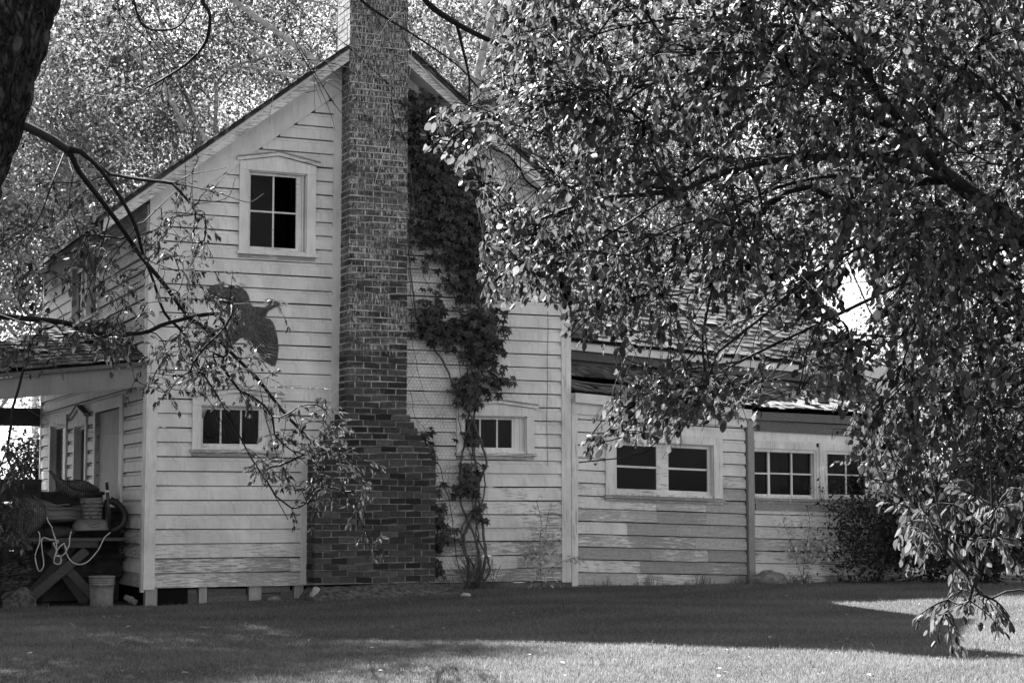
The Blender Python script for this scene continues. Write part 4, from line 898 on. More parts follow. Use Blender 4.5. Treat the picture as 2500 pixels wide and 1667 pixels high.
# junipers, low left
def juniper():
    b=atD(-10,1385,19.6); b[2]=float(gz(b[0],b[1])); top=empty('juniper_bush',b); tag(top,'dark juniper sprays reaching in at the lower left corner of the porch','shrub')
    st=MB(); lf=MB(); PP=[];XX=[]
    for _ in range(60):
        x=rng.uniform(-60,20); y=rng.uniform(1180,1370); e=(x+rng.uniform(30,62),y-rng.uniform(8,38)); d=rng.uniform(19,20)
        P=smooth_poly([b+[0,0,.1],atD(x,y,d),atD(*e,d-.1)],5); st.tube(P,np.linspace(.008,.002,len(P)),3)
        t=rng.integers(5,len(P),60); q=P[t]+rng.normal(0,.02,(60,3)); PP.append(q); XX.append(np.repeat((P[-1]-P[-3])[None],60,0)/np.linalg.norm(P[-1]-P[-3])+rv(60)*.5)
    P=np.vstack(PP);X=np.vstack(XX); leaves(lf,P,X,rv(len(P)),rng.uniform(.03,.06,len(P)),.18,None,'far'); st.build('stems',MAT['bark_twig'],top); lf.build('foliage',MAT['needle'],top)
juniper()
# ------------------------------------------------------------ creeper on the wall and its wire netting
def creeper():
    Y=-.07; W=lambda x,y,o=0.: onY(x,y,Y-o,K)
    b=W(1085,1352,.1); b[2]=float(gz(b[0],b[1])); top=empty('creeper_vine',b); tag(top,'dark five leaved creeper climbing the wall right of the chimney','vine')
    st=MB(); st.smooth=True
    runs=[[(1080,1350),(1075,1290),(1070,1230),(1090,1160),(1100,1100),(1085,1030),(1075,960),(1085,880),(1082,780)],[(1095,1350),(1100,1290),(1085,1220),(1060,1160),(1060,1080),(1070,1000),(1095,930),(1100,860),(1110,760),(1080,640),(1060,520)],[(1100,1345),(1115,1280),(1108,1200),(1098,1120),(1120,1060),(1100,1000),(1075,950),(1045,900),(1030,850),(990,790),(962,745),(948,690),(942,600),(945,480),(950,330),(960,250)],[(1088,1350),(1085,1300),(1060,1250),(1072,1190),(1110,1150),(1112,1080),(1085,1050),(1062,1000),(1050,940),(1055,860),(1045,800)],[(1070,1345),(1050,1290),(1042,1200),(1020,1110),(1000,1040),(975,990),(960,960)],[(1110,1345),(1120,1300),(1100,1240),(1095,1180),(1095,1090),(1090,960),(1080,840)],[(1075,860),(1060,740),(1030,650),(1020,560),(1010,450)],[(1000,780),(1005,700),(975,640),(970,590)],[(945,900),(955,960),(990,1030),(1010,1100)],[(940,620),(950,700),(945,790),(975,900),(1000,950)],[(1090,1345),(1096,1260),(1092,1190),(1080,1120),(1088,1040)]]
    for k,q in enumerate(runs):
        P=smooth_poly([W(x+rng.normal(0,2),y,rng.uniform(0,.06)) for x,y in q],6); n=len(P); P[1:-1]+=rng.normal(0,.006,(n-2,3)); P[:,1]=np.minimum(P[:,1],-.045)
        r0=[.022,.018,.018,.013,.007,.014,.009,.007,.004,.005,.012][k]; st.tube(P,np.linspace(r0,r0*.35,n),6)
    for _ in range(130):
        x=rng.uniform(945,1110); y=rng.uniform(420,1300); a=rng.uniform(0,6.3); l=rng.uniform(15,60)
        P=smooth_poly([W(x,y,rng.uniform(0,.03)),W(x+l*.5*math.cos(a)+rng.normal(0,6),y+l*.5*abs(math.sin(a)),.01),W(x+l*math.cos(a),y+l*abs(math.sin(a))+8,rng.uniform(0,.03))],4); st.tube(P,.002,3)
    for _ in range(40): # thatch at the foot
        x=rng.uniform(1060,1135); P=[W(x,1352,.12),W(x+rng.normal(0,8),1325,.1+rng.uniform(0,.1)),W(x+rng.normal(0,20),1300-rng.uniform(-20,30),.05)]; st.tube(smooth_poly(P,3),.004,3)
    st.build('stem',MAT['bark_vine'],top)
    reg=[((955,250),(42,45),150,.30),((1010,290),(60,50),130,.2),((1000,420),(62,90),420,.16),((1060,470),(50,90),330,.16),((1085,590),(42,60),240,.18),((1020,540),(66,70),280,.15),((1120,600),(25,60),80,.16),((1090,660),(60,30),110,.15),((1000,740),(45,32),130,.15),((990,700),(30,25),30,.12),((1105,740),(42,38),220,.2),((1110,810),(42,40),150,.2),((1140,870),(30,30),50,.2),((1040,770),(40,25),60,.15),((1080,910),(28,28),90,.15),((1075,880),(30,25),60,.15),((1085,1100),(30,24),50,.12),((1065,1125),(18,14),20,.1),((1100,1180),(20,30),12,.1),((1075,1005),(20,20),14,.1),((970,1000),(14,14),16,.1),((990,1060),(16,30),26,.1),((1007,1200),(10,70),50,.08),((1025,1230),(20,20),26,.08),((1010,1310),(12,20),14,.08),((965,330),(30,50),90,.2),((925,260),(22,50),60,.36)]
    C=[]
    for (c,s,k,o) in reg:
        v=rng.normal(size=(k,2))*.62; v=np.clip(v,-1.5,1.5)
        for a,b_ in v[:int(len(v)*.78)]: C.append(W(c[0]+a*s[0],c[1]+b_*s[1],.03+abs(rng.normal(0,.5))*o))
    C=np.array(C); n=len(C); nn=rv(n)*.45+np.array([0,-.8,.45]); nn/=np.linalg.norm(nn,axis=1)[:,None]
    down=np.array([0,0,-1.])+rv(n)*.4; down-=nn*(down*nn).sum(1)[:,None]; down/=np.linalg.norm(down,axis=1)[:,None]; sd=np.cross(nn,down)
    P=[];X=[];N=[];Sz=[];t=[]
    base=rng.uniform(.06,.105,n); tn=np.clip(rng.normal(.45,.2,n),0,1)
    for a,f in ((0,1),(.75,.9),(-.75,.9),(1.6,.62),(-1.6,.62)):
        P.append(C);X.append(down*math.cos(a)+sd*math.sin(a)+nn*rng.uniform(-.25,.1,n)[:,None]);N.append(nn+rv(n)*.2);Sz.append(base*f);t.append(tn)
    lf=MB(); leaves(lf,np.vstack(P),np.vstack(X),np.vstack(N),np.concatenate(Sz),.5,np.concatenate(t),'narrow'); lf.build('foliage',MAT['leaf_vine'],top)
creeper()
def netting():
    p0=onY(945,1340,-.035,K); x0,x1=3.13,4.05; z0,z1=.25,4.6; c=.055; mb=MB(); hgt=c*.5; rows=int((z1-z0)/(c*.75)); V=[]
    for j in range(rows):
        z=z0+j*c*.75
        for i in range(int((x1-x0)/(c*.87))):
            x=x0+i*c*.87+(j%2)*c*.435
            if x>x1-.12*math.sin(z*2)-.1 and z>2.4: continue
            j2=lambda:rng.normal(0,.0025)
            y=-.045-.012*math.sin(x*9+z*3)
            a=(x,y,z+hgt*.5+j2()); b=(x,y,z-hgt*.5+j2()); l=(x-c*.435,y,z-hgt+j2()); r_=(x+c*.435,y,z-hgt+j2())
            for q in ((a,b),(b,l),(b,r_)): mb.tube(np.array(q),.0013,3)
    tag(mb.build('wire_netting',MAT['wire']),'rusty hexagonal wire netting nailed to the wall under the creeper','wire netting')
netting()
# hanging wire down the white boards
P=smooth_poly([onY(x,y,-.04,K) for x,y in((1258,715),(1259,760),(1257,820),(1258,880),(1256,960),(1258,1070))],5); mb=MB(); mb.tube(P,.003,4); tag(mb.build('hanging_wire',MAT['wire']),'thin dark wire hanging down the boards above the right low window','wire')
# ------------------------------------------------------------ flying goose plaque
def plaque():
    O=[(1340,515),(1290,545),(1240,560),(1190,590),(1140,620),(1115,680),(1095,705),(1160,720),(1205,760),(1235,830),(1260,920),(1275,1000),(1285,1120),(1275,1240),(1255,1320),(1235,1370),(1215,1352),(1190,1365),(1165,1335),(1140,1330),(1120,1300),(1085,1290),(1070,1255),(1035,1235),(1020,1190),(995,1170),(980,1130),(950,1110),(930,1070),(890,1055),(870,1010),(830,1010),(800,975),(760,985),(700,1040),(650,1085),(600,1060),(530,1040),(470,1060),(400,1080),(340,1120),(280,1150),(220,1200),(150,1205),(120,1150),(140,1080),(210,1010),(350,910),(480,830),(600,770),(640,720),(600,680),(560,640),(470,600),(430,540),(400,490),(340,465),(318,400),(325,330),(350,280),(420,250),(500,240),(600,250),(700,270),(790,300),(840,340),(875,400),(890,460),(905,520),(940,550),(1010,553),(1090,565),(1130,540),(1180,500),(1220,482),(1275,485),(1290,500),(1335,505)]
    Q=np.array([onY(450+x/5.6,650+y/5.6,-.03) for x,y in O])[:,[0,2]]
    c=.008; lo=Q.min(0)-c; hi=Q.max(0)+c; gx=np.arange(lo[0],hi[0],c); gzz=np.arange(lo[1],hi[1],c); X,Z=np.meshgrid(gx,gzz)
    ins=poly_in(X+c/2,Z+c/2,Q); A=Q; B=np.roll(Q,-1,0); d=np.full(X.shape,9.)
    for a,b in zip(A,B):
        ab=b-a; t=np.clip(((X-a[0])*ab[0]+(Z-a[1])*ab[1])/(ab@ab),0,1); d=np.minimum(d,np.hypot(X-a[0]-t*ab[0],Z-a[1]-t*ab[1]))
    # snap outline vertices onto the edge so that it stays smooth
    dd=np.where(poly_in(X,Z,Q),d,0); body=np.array([(640,720),(1000,620)]); 
    h=.012+.05*np.clip(dd/.10,0,1)**.55
    th=np.where(X>1.25,X*38+Z*95,X*105-Z*25); g=np.abs(np.sin(th+2*np.sin(X*19)+1.6*np.sin(Z*23+X*7)))*.016+np.abs(np.sin(X*61+Z*17))*.005
    g+=rng.normal(0,.0008,X.shape); h=h-g*np.clip(dd/.02,0,1)
    idx=np.arange(X.size).reshape(X.shape); n=X.size
    Vf=np.stack([X,-(.03+h),Z],-1).reshape(-1,3); Vb=np.stack([X,np.full(X.shape,-.03),Z],-1).reshape(-1,3)
    m=ins.copy(); m[-1]=False; m[:,-1]=False; I,J=np.nonzero(m); f=np.stack([idx[I,J],idx[I,J+1],idx[I+1,J+1],idx[I+1,J]],-1)
    F_=[f,f[:,::-1]+n]; sd=[]
    for di,dj,a,b in ((-1,0,(0,0),(0,1)),(1,0,(1,1),(1,0)),(0,-1,(1,0),(0,0)),(0,1,(0,1),(1,1))):
        i2,j2=I+di,J+dj; out=~m[np.clip(i2,0,m.shape[0]-1),np.clip(j2,0,m.shape[1]-1)]
        p=idx[I[out]+a[0],J[out]+a[1]]; q=idx[I[out]+b[0],J[out]+b[1]]; sd.append(np.stack([q,p,p+n,q+n],-1))
    # pull stair steps on to the true outline
    Bd=np.zeros(X.shape,bool)
    for s_ in sd: Bd.reshape(-1)[s_[:,:2].reshape(-1)]=True
    bi=np.nonzero(Bd.reshape(-1))[0]; pts=Vf[bi][:,[0,2]]; best=np.full(len(bi),9.); bp=pts.copy()
    for a,b in zip(A,B):
        ab=b-a; t=np.clip(((pts-a)@ab)/(ab@ab),0,1); q=a+t[:,None]*ab; e=np.hypot(*(pts-q).T); k=e<best; best[k]=e[k]; bp[k]=q[k]
    for V in (Vf,Vb): V[bi,0]=bp[:,0]; V[bi,2]=bp[:,1]
    mb=MB(); mb.add(np.vstack([Vf,Vb]),F_+[np.vstack(sd)]); tag(mb.build('goose_plaque',MAT['iron']),'dark relief plaque of a flying goose hung on the white gable boards','wall plaque')
plaque()
# ------------------------------------------------------------ things on and under the side porch
c4=lambda x,y:(x/3.92,1100+y/3.92)
Yt=.35
def w4(x,y,Y=Yt): a,b=c4(x,y); return onY(a,b,Y)
def table():
    a=w4(150,838); b=w4(1200,845); top=empty('trestle_table',((a[0]+b[0])/2,Yt+.35,0)); tag(top,'weathered cross legged table under the side porch roof','table')
    mb=MB(); 
    for k in range(5): mb.box(flat,a[0]-.2,b[0],Yt-.02+.15*k,Yt+.12+.15*k,a[2]-.035,a[2],.5+.1*(k%2))
    mb.build('tabletop',MAT['xwood'],top); mb=MB(); q=w4(500,900); r_=w4(940,925); mb.box(flat,q[0],r_[0],Yt,Yt+.04,r_[2],a[2]-.036,.8); mb.build('apron',MAT['xwood'],top)
    for k,(p,q) in enumerate((((830,950),(300,1410)),((480,950),(900,1400)))):
        for y in (Yt+.02+.05*k,Yt+.6+.05*k):
            p3=w4(*p,y);q3=w4(*q,y); q3[2]=max(q3[2],float(gz(q3[0],y))); 
            if y>Yt+.3: sft=w4(*p,Yt+.02)-p3; p3[0]+=sft[0]; q3[0]+=sft[0]; p3[2]=a[2]-.04; q3[2]=.0
            d=(q3-p3)/np.linalg.norm(q3-p3); s=np.cross(d,[0,1,0])*.05; mb=MB()
            V=[p3-s,p3+s,q3+s,q3-s]; V=V+[v+np.array([0,.045,0]) for v in V]; mb.add(V,np.array([[0,1,2,3],[7,6,5,4],[0,4,5,1],[1,5,6,2],[2,6,7,3],[3,7,4,0]]),.6); mb.build('leg',MAT['xwood'],top)
    return a[2]
TZ=table()
def lathe(mb,c,prof,sides=40,tone=.5):
    th=np.arange(sides)*2*math.pi/sides; mb.loft([np.stack([c[0]+r*np.cos(th),c[1]+r*np.sin(th),np.full(sides,c[2]+z)],-1) for r,z in prof],tone)
def bucket():
    p=onY(235,1388,.0,K); c=np.array([p[0],.05,float(gz(p[0],0))-.005]); top=empty('bucket',c); tag(top,'scuffed plastic pail standing on the grass beside the crossed table legs','bucket')
    H_=.36; rt_=.142; rb=.125; mb=MB(); mb.smooth=True
    prof=[(rb,0),(rb+.004,.01)]+[(rb+(rt_-rb)*z/H_*.9,z) for z in(.1,.2,.255)]
    prof+=[(.144,.258),(.144,.266),(.139,.269),(.139,.282),(.146,.284),(.146,.291),(.140,.294),(.140,.306),(.147,.308),(.147,.315),(.141,.318),(.141,.335),(.150,.337),(.150,.352),(.146,.357),(.138,.356),(.134,.34),(.125,.1),(.118,.012)]
    lathe(mb,c,prof); mb.build('pail',MAT['pail'],top)
    mb=MB(); th=np.linspace(math.pi*1.1,math.pi*1.95,14); P=np.stack([c[0]+.152*np.cos(th),c[1]+.152*np.sin(th),c[2]+.285-.05*np.sin((th-th[0])/(th[-1]-th[0])*math.pi)],-1); mb.tube(P,.003,5); mb.build('handle',MAT['wire'],top)
bucket()
# moulded plastic play-set pieces with stone relief
def toy_well():
    b=w4(870,745,Yt+.25); c=np.array([b[0],Yt+.25,b[2]-.02]); top=empty('plastic_toy_well',c); tag(top,'faded moulded plastic toy piece with a stone patterned column on a domed base','toy')
    def ring(sx,sy,z,pw=3.2,n=48): 
        th=np.arange(n)*2*math.pi/n; cx=np.sign(np.cos(th))*abs(np.cos(th))**(2/pw); sy_=np.sign(np.sin(th))*abs(np.sin(th))**(2/pw); return np.stack([c[0]+sx*cx,c[1]+sy*sy_,c[2]+z+.02*cx*sx],-1)
    mb=MB(); mb.smooth=True; mb.loft([ring(.215,.2,0),ring(.22,.205,.012),ring(.212,.198,.016),ring(.21,.195,.03),ring(.205,.19,.06),ring(.196,.18,.085),ring(.17,.155,.112),ring(.13,.12,.128),ring(.10,.1,.135)]); mb.build('domed_base',MAT['plastic'],top)
    mb=MB(); mb.smooth=True
    for k in range(3): 
        th=np.linspace(-2.7,-.45,40); P=np.stack([c[0]+(.212-.006*k)*np.cos(th),c[1]+(.198-.006*k)*np.sin(th),c[2]+.045+.03*k+.008*np.sin(th*9+k)],-1)
        if k<2: mb.tube(P,.0035,4)
    mb.build('wave_rib',MAT['rubber'],top)
    mb=MB(); mb.smooth=True; mb.loft([ring(.10,.09,.125),ring(.098,.09,.2),ring(.105,.095,.26),ring(.125,.11,.33),ring(.135,.115,.37),ring(.137,.117,.375),ring(.125,.105,.374)]); col_=mb.build('column',MAT['plastic'],top)
    r=random.Random(2)
    for z,hw in ((.15,.1),(.19,.1),(.235,.1),(.28,.112),(.325,.125)):
        a=-2.9+r.uniform(0,.3)
        while a<-.2:
            l=r.uniform(.5,.9); th=np.linspace(a,min(a+l,-.1),8)-.0; rr=hw+.004; mb=MB(); mb.smooth=True
            P=np.stack([c[0]+rr*np.sign(np.cos(th))*abs(np.cos(th))**.62,c[1]+rr*.92*np.sign(np.sin(th))*abs(np.sin(th))**.62,np.full(8,c[2]+z)+.02*np.cos(th)*rr],-1)
            R=.019*np.sin(np.linspace(.35,math.pi-.35,8))**.4; mb.tube(P,R,8); mb.build('stone_relief',MAT['plastic'],col_); a+=l+.1
toy_well()
def toy_trough():
    b=w4(560,700,Yt+.5); c=np.array([b[0],Yt+.52,b[2]]); top=empty('plastic_toy_trough',c); tag(top,'long faded plastic toy piece with a scooped rim lying behind the stone patterned one','toy')
    mb=MB(); mb.smooth=True; n=30; xs=np.linspace(-.30,.30,n); rings=[]
    for x in xs:
        t=(x+.3)/.6; zt=.30-.05*min(1,t*1.1) - (.07*math.exp(-((t-.62)/.3)**2)); zb=.02*t+.0; e=math.sin(math.pi*min(1,max(0,(t*.96+.02))))**.25
        rings.append([(c[0]+x,c[1]+.17*e*math.cos(a)*(1 if math.sin(a)<0 else .8),c[2]+(zb+zt)/2+(zt-zb)/2*np.sign(math.sin(a))*abs(math.sin(a))**.5) for a in np.linspace(0,2*math.pi,28,endpoint=False)])
    mb.loft(rings); body=mb.build('trough',MAT['plastic'],top)
    for z,x0,x1 in((.06,-.26,.24),(.10,-.25,.2),(.175,-.28,.26),(.22,-.28,.1)):
        mb=MB(); mb.smooth=True; xx=np.linspace(x0,x1,20); mb.tube(np.stack([c[0]+xx,np.full(20,c[1]-.165),c[2]+z+.006*np.sin(xx*22)],-1),.009 if z>.15 else .005,6); mb.build('rib',MAT['plastic'],body)
toy_trough()
P=smooth_poly([w4(x,y,Yt+.3) for x,y in((1010,700),(1030,600),(1015,520),(1050,475),(1110,500),(1170,560),(1195,630),(1175,700),(1120,745),(1050,770))],6); mb=MB(); mb.smooth=True; mb.tube(P,.042,10); tag(mb.build('corrugated_hose',MAT['rubber']),'thick black hose looping up beside the plastic toy column','hose')
top=empty('garden_stake',w4(1055,700,Yt+.1)); tag(top,'slim dark upright rod with white tip and band beside the toy column','rod')
a=w4(1050,760,Yt+.1); b_=w4(1022,300,Yt+.1); mb=MB(); mb.smooth=True; mb.tube([a,b_],[.022,.018],8); mb.build('rod',MAT['rubber'],top)
mb=MB(); mb.tube([b_,b_+(b_-a)*.03],[.019,.012],8); mb.build('tip',MAT['rope'],top); q=a+(b_-a)*.79; mb=MB(); mb.tube([q,q+(b_-a)*.045],[.026,.026],8); mb.build('band',MAT['rope'],top)
def rope():
    mb=MB(); mb.smooth=True
    for q in ([(445,635),(470,690),(495,730),(500,750),(525,830),(540,900),(545,985)],[(365,770),(380,800),(375,880),(340,990),(343,1060),(360,1130),(387,1150),(412,1110),(418,1060),(405,960),(395,870),(410,835),(430,830),(480,850),(530,852),(557,865),(550,880),(510,882),(525,915),(540,960),(520,1020),(515,1060),(540,1083),(575,1075),(586,1035),(570,1003),(530,1000),(560,935),(610,885),(615,905),(625,910),(635,960),(600,1000),(560,1008),(530,1002)],[(683,770),(668,830),(660,900),(640,950),(610,990),(585,1005)],[(620,915),(650,1010),(690,1062),(740,1085),(790,1083),(850,1050),(900,1000),(940,945),(980,870),(1010,820),(1055,780)]):
        P=smooth_poly([w4(x,y,Yt-.06) for x,y in q],6); P[:,1]+=np.sin(np.arange(len(P))*.4)*.01; mb.tube(P,.0068,6)
    tag(mb.build('rope',MAT['rope']),'tangled pale rope hanging in loops over the table edge','rope')
rope()
# two dark turkeys
def bird(name_lab,spine,radii,Y,wing,tail,flip=1):
    P=smooth_poly([w4(x,y,Y) for x,y in spine],6); R=np.interp(np.linspace(0,1,len(P)),np.linspace(0,1,len(radii)),radii)/ (3.92*k_px)
    top=empty('turkey',P[len(P)//2]*[1,1,1]-[0,0,R.max()]); tag(top,name_lab,'turkey')
    mb=MB(); mb.smooth=True; n=len(P); T_=np.gradient(P,axis=0); T_/=np.linalg.norm(T_,axis=1)[:,None]; rings=[]
    for i in range(n):
        A=np.array([0,1,0.]); B=np.cross(T_[i],A); B/=np.linalg.norm(B); rings.append([P[i]+R[i]*(math.cos(a)*B+.9*math.sin(a)*A)*(1+.03*math.sin(a*7+i)) for a in np.linspace(0,2*math.pi,20,endpoint=False)])
    mb.loft(rings); mb.build('body',MAT['feather'],top)
    for s in(-1,1):
        c=[w4(x,y,Y) for x,y in wing]; m=len(c); C=np.mean(c,0); mb=MB(); mb.smooth=True
        rg=[]
        for f,o in((1,.6),(.98,1.),(.75,1.22),(.4,1.34),(.05,1.38)): rg.append([C+(v-C)*f+np.array([0,s*R.max()*.8*o,0]) for v in smooth_poly(c+[c[0]],4)[:-1]])
        mb.loft(rg if s<0 else rg,.5); mb.build('wing',MAT['feather'],top)
    if tail:
        o=w4(*tail[0],Y); mb=MB(); mb.smooth=True
        for k,t in enumerate(tail[1:]):
            e=w4(*t,Y-.04+.015*k); d=e-o; s=np.cross(d,[0,1,0]); s/=np.linalg.norm(s); L_=np.linalg.norm(d); w_=.018
            yy=-.012*(k%2); V=[o+d*f+s*w_*g*q+np.array([0,yy+.004*abs(q),0]) for f,g in((0,.5),(.5,1),(.85,1.1),(1,.4)) for q in(-1,0,1)]
            mb.add(V,np.array([[i*3+j,i*3+j+1,i*3+j+4,i*3+j+3] for i in range(3) for j in range(2)]),.5)
        mb.build('tail',MAT['tailf'],top)
    return top
k_px=215
b1=bird('dark scaly backed turkey facing left on the cluttered table, behind the toys',[(470,190),(490,205),(505,225),(540,265),(600,330),(700,370),(800,385),(880,395),(960,400)],[6,16,14,24,62,98,104,62,12],.95,[(650,290),(720,275),(800,285),(880,325),(950,378),(860,395),(760,400),(680,370),(640,330)],None)
mb=MB(); a=w4(474,192,.95); mb.tube([a,w4(455,200,.95)],[.006,.001],6); mb.build('beak',MAT['darkwood'],b1)
b2=bird('dark turkey at the left table end with pale striped tail hanging down',[(120,440),(140,450),(180,470),(250,500),(330,540),(350,600),(300,690),(240,770)],[8,14,26,56,88,92,72,30],Yt+.05,[(330,500),(400,520),(440,590),(430,660),(370,740),(290,800),(230,820),(260,720),(290,620),(300,540)],[(230,590),(90,660),(105,690),(120,715),(140,745),(160,775),(180,800),(200,825)])
# dark boards and box behind the birds
a=w4(-60,225,1.6); b_=w4(400,235,1.6); top=empty('wooden_crate',((a[0]+b_[0])/2,2,.3)); tag(top,'dark open wooden box on the porch floor behind the turkeys','crate')
for (y0,y1) in((1.6,1.64),(2.3,2.34)):
    for k in range(4): mb=MB(); mb.box(flat,a[0]-.3,b_[0],y0,y1,.32+k*.29,.32+k*.29+.27,.5); mb.build('side_board',MAT['darkwood'],top)
mb=MB(); mb.box(flat,b_[0]-.04,b_[0],1.645,2.295,.32,1.44,.5); mb.build('end_board',MAT['darkwood'],top)
top=empty('shade_filler_boards',w4(800,1200,1.6)); tag(top,'dark boards added to blacken the shade behind the crossed table legs','boards')  # solid pile put in so the shade under the table turns black
r=random.Random(12)
for k in range(15): mb=MB(); y=.95+r.uniform(0,.1); x=w4(250,800,y)[0]; mb.box(flat,x+r.uniform(-.1,.1),-.03-r.uniform(0,.06),y,y+.34,.301+k*.055,.354+k*.055,.5); mb.build('board',MAT['darkwood'],top)
a=w4(330,390,1.7); b_=w4(985,392,1.7); top=empty('dark_filler_box',((a[0]+b_[0])/2,1.9,.3)); tag(top,'added low dark chest behind the toy pieces, under the crouching turkey','filler')  # box put in to darken the gap behind the toys
mb=MB(); mb.box(flat,a[0],b_[0],1.7,2.1,.301,a[2]-.04,.5); mb.build('filler_body',MAT['darkwood'],top); mb=MB(); mb.box(flat,a[0]-.02,b_[0]+.02,1.68,2.12,a[2]-.039,a[2],.5); mb.build('lid',MAT['darkwood'],top)
# boulder, pipe ends, clothes line
def rock(name,c,s,label,mat='stone',seed=1,sub=3,cat='rock',group=None):
    from mathutils import noise as NZ
    import bmesh
    bm=bmesh.new(); bmesh.ops.create_icosphere(bm,subdivisions=sub,radius=1)
    for v in bm.verts:
        d=1+.28*NZ.noise(v.co*1.3+Vector((seed,0,0)))+.12*NZ.noise(v.co*3.1+Vector((0,seed,0)))+.04*NZ.noise(v.co*9); v.co=Vector((v.co.x*s[0]*d,v.co.y*s[1]*d,max(v.co.z,-.6)*s[2]*d))
    me=bpy.data.meshes.new(name); bm.to_mesh(me); bm.free(); me.materials.append(MAT[mat]); 
    for p in me.polygons: p.use_smooth=True
    o=bpy.data.objects.new(name,me); COL.objects.link(o); o.location=c; return tag(o,label,cat,group)
def gpt(x,y,Y): p=onY(x,y,Y,K); return np.array([p[0],Y,p[2]])
p=gpt(45,1372,.1); rock('boulder',(p[0],.1,.04),(.19,.15,.2),'dusty boulder at the foot of the porch under the junipers','soil',seed=3,sub=4)
p=gpt(628,1388,-.12); rock('rock',(p[0],-.16,.04),(.095,.08,.06),'brownish stone leaning under the skirting boards of the gable',seed=5)
p=gpt(728,1368,-.5); rock('rock',(p[0],-.45,.13),(.06,.06,.075),'pale pointed stone at the left end of the chimney footing','palestone',seed=8)
for i,(x,y,s,lab) in enumerate(((766,1372,.05,'grey cobble second from the left in the chimney footing'),(803,1362,.042,'small cobble midway along the chimney footing'),(827,1370,.05,'dark cobble below the middle of the chimney'),(985,1370,.055,'dark cobble at the right end of the chimney footing'))):
    p=gpt(x,y,-.5); rock('rock',(p[0],-.56,p[2]),(s,s,s*.8),lab,'stone',seed=20+i)
p=gpt(1070,1390,-1.1); rock('rock',(p[0],-1.1,float(gz(p[0],-1.1))+.015),(.06,.05,.03),'flat pale stone lying in the grass in front of the creeper','palestone',seed=12)
def mound():
    n=60; xs=np.linspace(1.82,3.75,n); ys=np.linspace(-.72,.05,20); X,Y=np.meshgrid(xs,ys)
    from mathutils import noise as NZ
    e=np.clip((X-1.82)/.12,0,1)*np.clip((3.75-X)/.5,0,1)*np.clip((Y+.72)/.28,0,1)
    N_=np.array([[NZ.noise(Vector((x*6,y*6,0)))*.03+NZ.noise(Vector((x*22,y*22,3)))*.02 for x in xs] for y in ys])
    Z=gz(X,Y)-.01+e**.7*(.14+N_); idx=np.arange(X.size).reshape(X.shape); f=np.stack([idx[:-1,:-1],idx[:-1,1:],idx[1:,1:],idx[1:,:-1]],-1).reshape(-1,4)
    mb=MB(); mb.add(np.stack([X,Y,Z],-1).reshape(-1,3),f); tag(mb.build('rubble_footing',MAT['soil'],smooth=True),'crumbling mortar and earth bank the chimney stands on','rubble',kind='stuff')
mound()
p=w4(560,790,Yt+.15); rock('feed_sack',(p[0],Yt+.2,p[2]),(.17,.15,.085),'dark slumped sack on the table under the long toy piece',mat='darkwood',seed=77,cat='sack')
p=gpt(1768,1325,-.35); rock('tree_stump',(p[0],-.3,.14),(.24,.17,.16),'rough weathered stump hump beside the annex post',seed=31,cat='stump',sub=4)
for (x0,y0,x1,y1,nm) in ((1200,1400,1300,1450,'short dirty pipe lying on the ground by the house corner'),):
    a=w4(x0,y0,.12); b_=w4(x1,y1,.02); top=empty('pipe',a); tag(top,nm,'pipe'); mb=MB(); mb.smooth=True; mb.tube([a,a+(b_-a)*.45],[.035,.035],12); mb.build('pipe_body',MAT['stone'],top); mb=MB(); mb.tube([a+(b_-a)*.45,a+(b_-a)*.62],[.043,.043],12); mb.build('collar',MAT['stone'],top); mb=MB(); mb.tube([a+(b_-a)*.62,b_],[.034,.034],12); mb.build('pipe_end',MAT['stone'],top)
P=smooth_poly([onX(x/4.611,880+y/4.611,X) for x,y,X in((0,290,-1.2),(270,520,-.8),(600,700,-.5),(1000,800,-.3),(1350,830,-.06))],6); mb=MB(); mb.tube(P,.004,4); tag(mb.build('clothes_line',MAT['rope']),'thin pale line slung from the porch edge to the side door','line')
# stone wall on the hillside
r=random.Random(5); d=105.; grp='blocks of the field wall'
for i,(x,wd,hh) in enumerate(((-14,44,15),(17,26,14),(43,34,12),(70,38,13),(98,44,15),(140,42,14))):
    p=atD(x,960,d); z=float(gz(p[0],p[1])); p=atD(x,960,d); s=wd*K/F*d/2
    rock('wall_block',(p[0],p[1],p[2]),(s*.98,s*.8,s*.62),['dark field stone at the far left end of the distant wall','second block of the distant wall seen under the porch','third block of the distant wall seen under the porch','fourth block of the distant wall seen under the porch','wide block of the distant wall beside the porch corner','last block of the distant wall hidden by the porch corner'][i],seed=50+i,cat='stone block',group=grp)
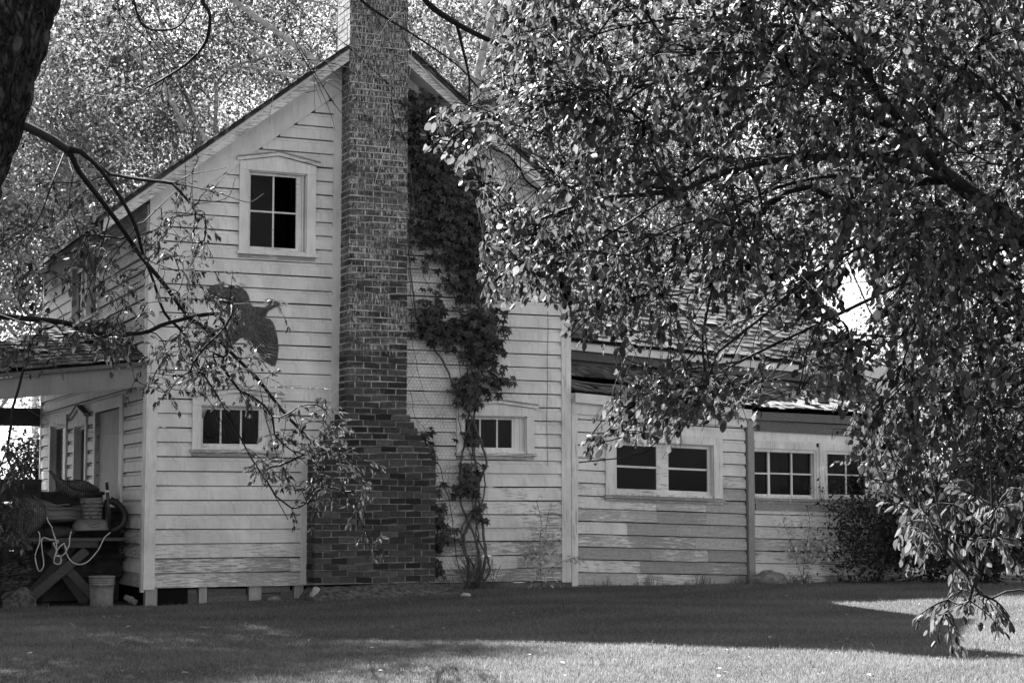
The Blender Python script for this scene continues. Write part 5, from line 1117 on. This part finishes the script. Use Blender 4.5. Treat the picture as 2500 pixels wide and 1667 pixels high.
# tall grass tufts and weeds along the walls, litter on the lawn
def tufts():
    mb=MB(); pl=[]
    for (x0,x1,Y,n,h) in ((5.4,8.0,-.03,420,.16),(8,10.4,-.1,520,.14),(3.45,5.3,-.06,260,.12),(-1.7,-.1,-.15,160,.12),(0,1.9,-.05,120,.07),(7.7,8.7,-.35,160,.14),(4.2,4.8,-.25,80,.2),(3.3,3.8,-.3,70,.3)):
        x=rng.uniform(x0,x1,n); c=np.sin(x*9)*.5+.6; y=Y+rng.uniform(-.12,.02,n); hh=h*rng.uniform(.3,1.3,n)*c; pl.append((x,y,hh))
    x=np.concatenate([p[0] for p in pl]);y=np.concatenate([p[1] for p in pl]);h=np.concatenate([p[2] for p in pl]);n=len(x)
    b=np.stack([x,y,gz(x,y)-.01],-1); a=rng.uniform(0,6.3,n); s=np.stack([np.cos(a),np.sin(a),0*a],-1)*.0028; l=rv(n)*[1,1,0]*h[:,None]*.45
    m_=b+l*.35+np.stack([0*h,0*h,h*.65],-1); t=b+l+np.stack([0*h,0*h,h*.95],-1); V=np.stack([b-s,b+s,m_+s*.8,m_-s*.8,t],1).reshape(-1,3); o=np.arange(n)[:,None]*5
    mb.add(V,[np.array([0,1,2,3])+o,np.array([3,2,4])+o],np.repeat(np.clip(rng.normal(.45,.25,n),0,1),5)); tag(mb.build('tall_grass',MAT['grass']),'unmown grass tufts along the foot of the walls','grass',kind='stuff')
    n=420; D_=np.sqrt(rng.uniform(11**2,21.5**2,n)); lat=rng.uniform(-1,1,n)*D_*.29; P=CAM[:2]+fw[:2]/np.linalg.norm(fw[:2])*D_[:,None]+rt[:2]*lat[:,None]; P=P[P[:,1]<-.4]; n=len(P)
    P3=np.stack([P[:,0],P[:,1],gz(P[:,0],P[:,1])+.035],-1); lf=MB(); leaves(lf,P3,rv(n)*[1,1,.2],rv(n)*.3+[0,0,1],rng.uniform(.025,.06,n),.6,None,'narrow'); tag(lf.build('fallen_leaves',MAT['litter']),'fallen leaves scattered over the mown lawn','leaves',kind='stuff')
tufts()
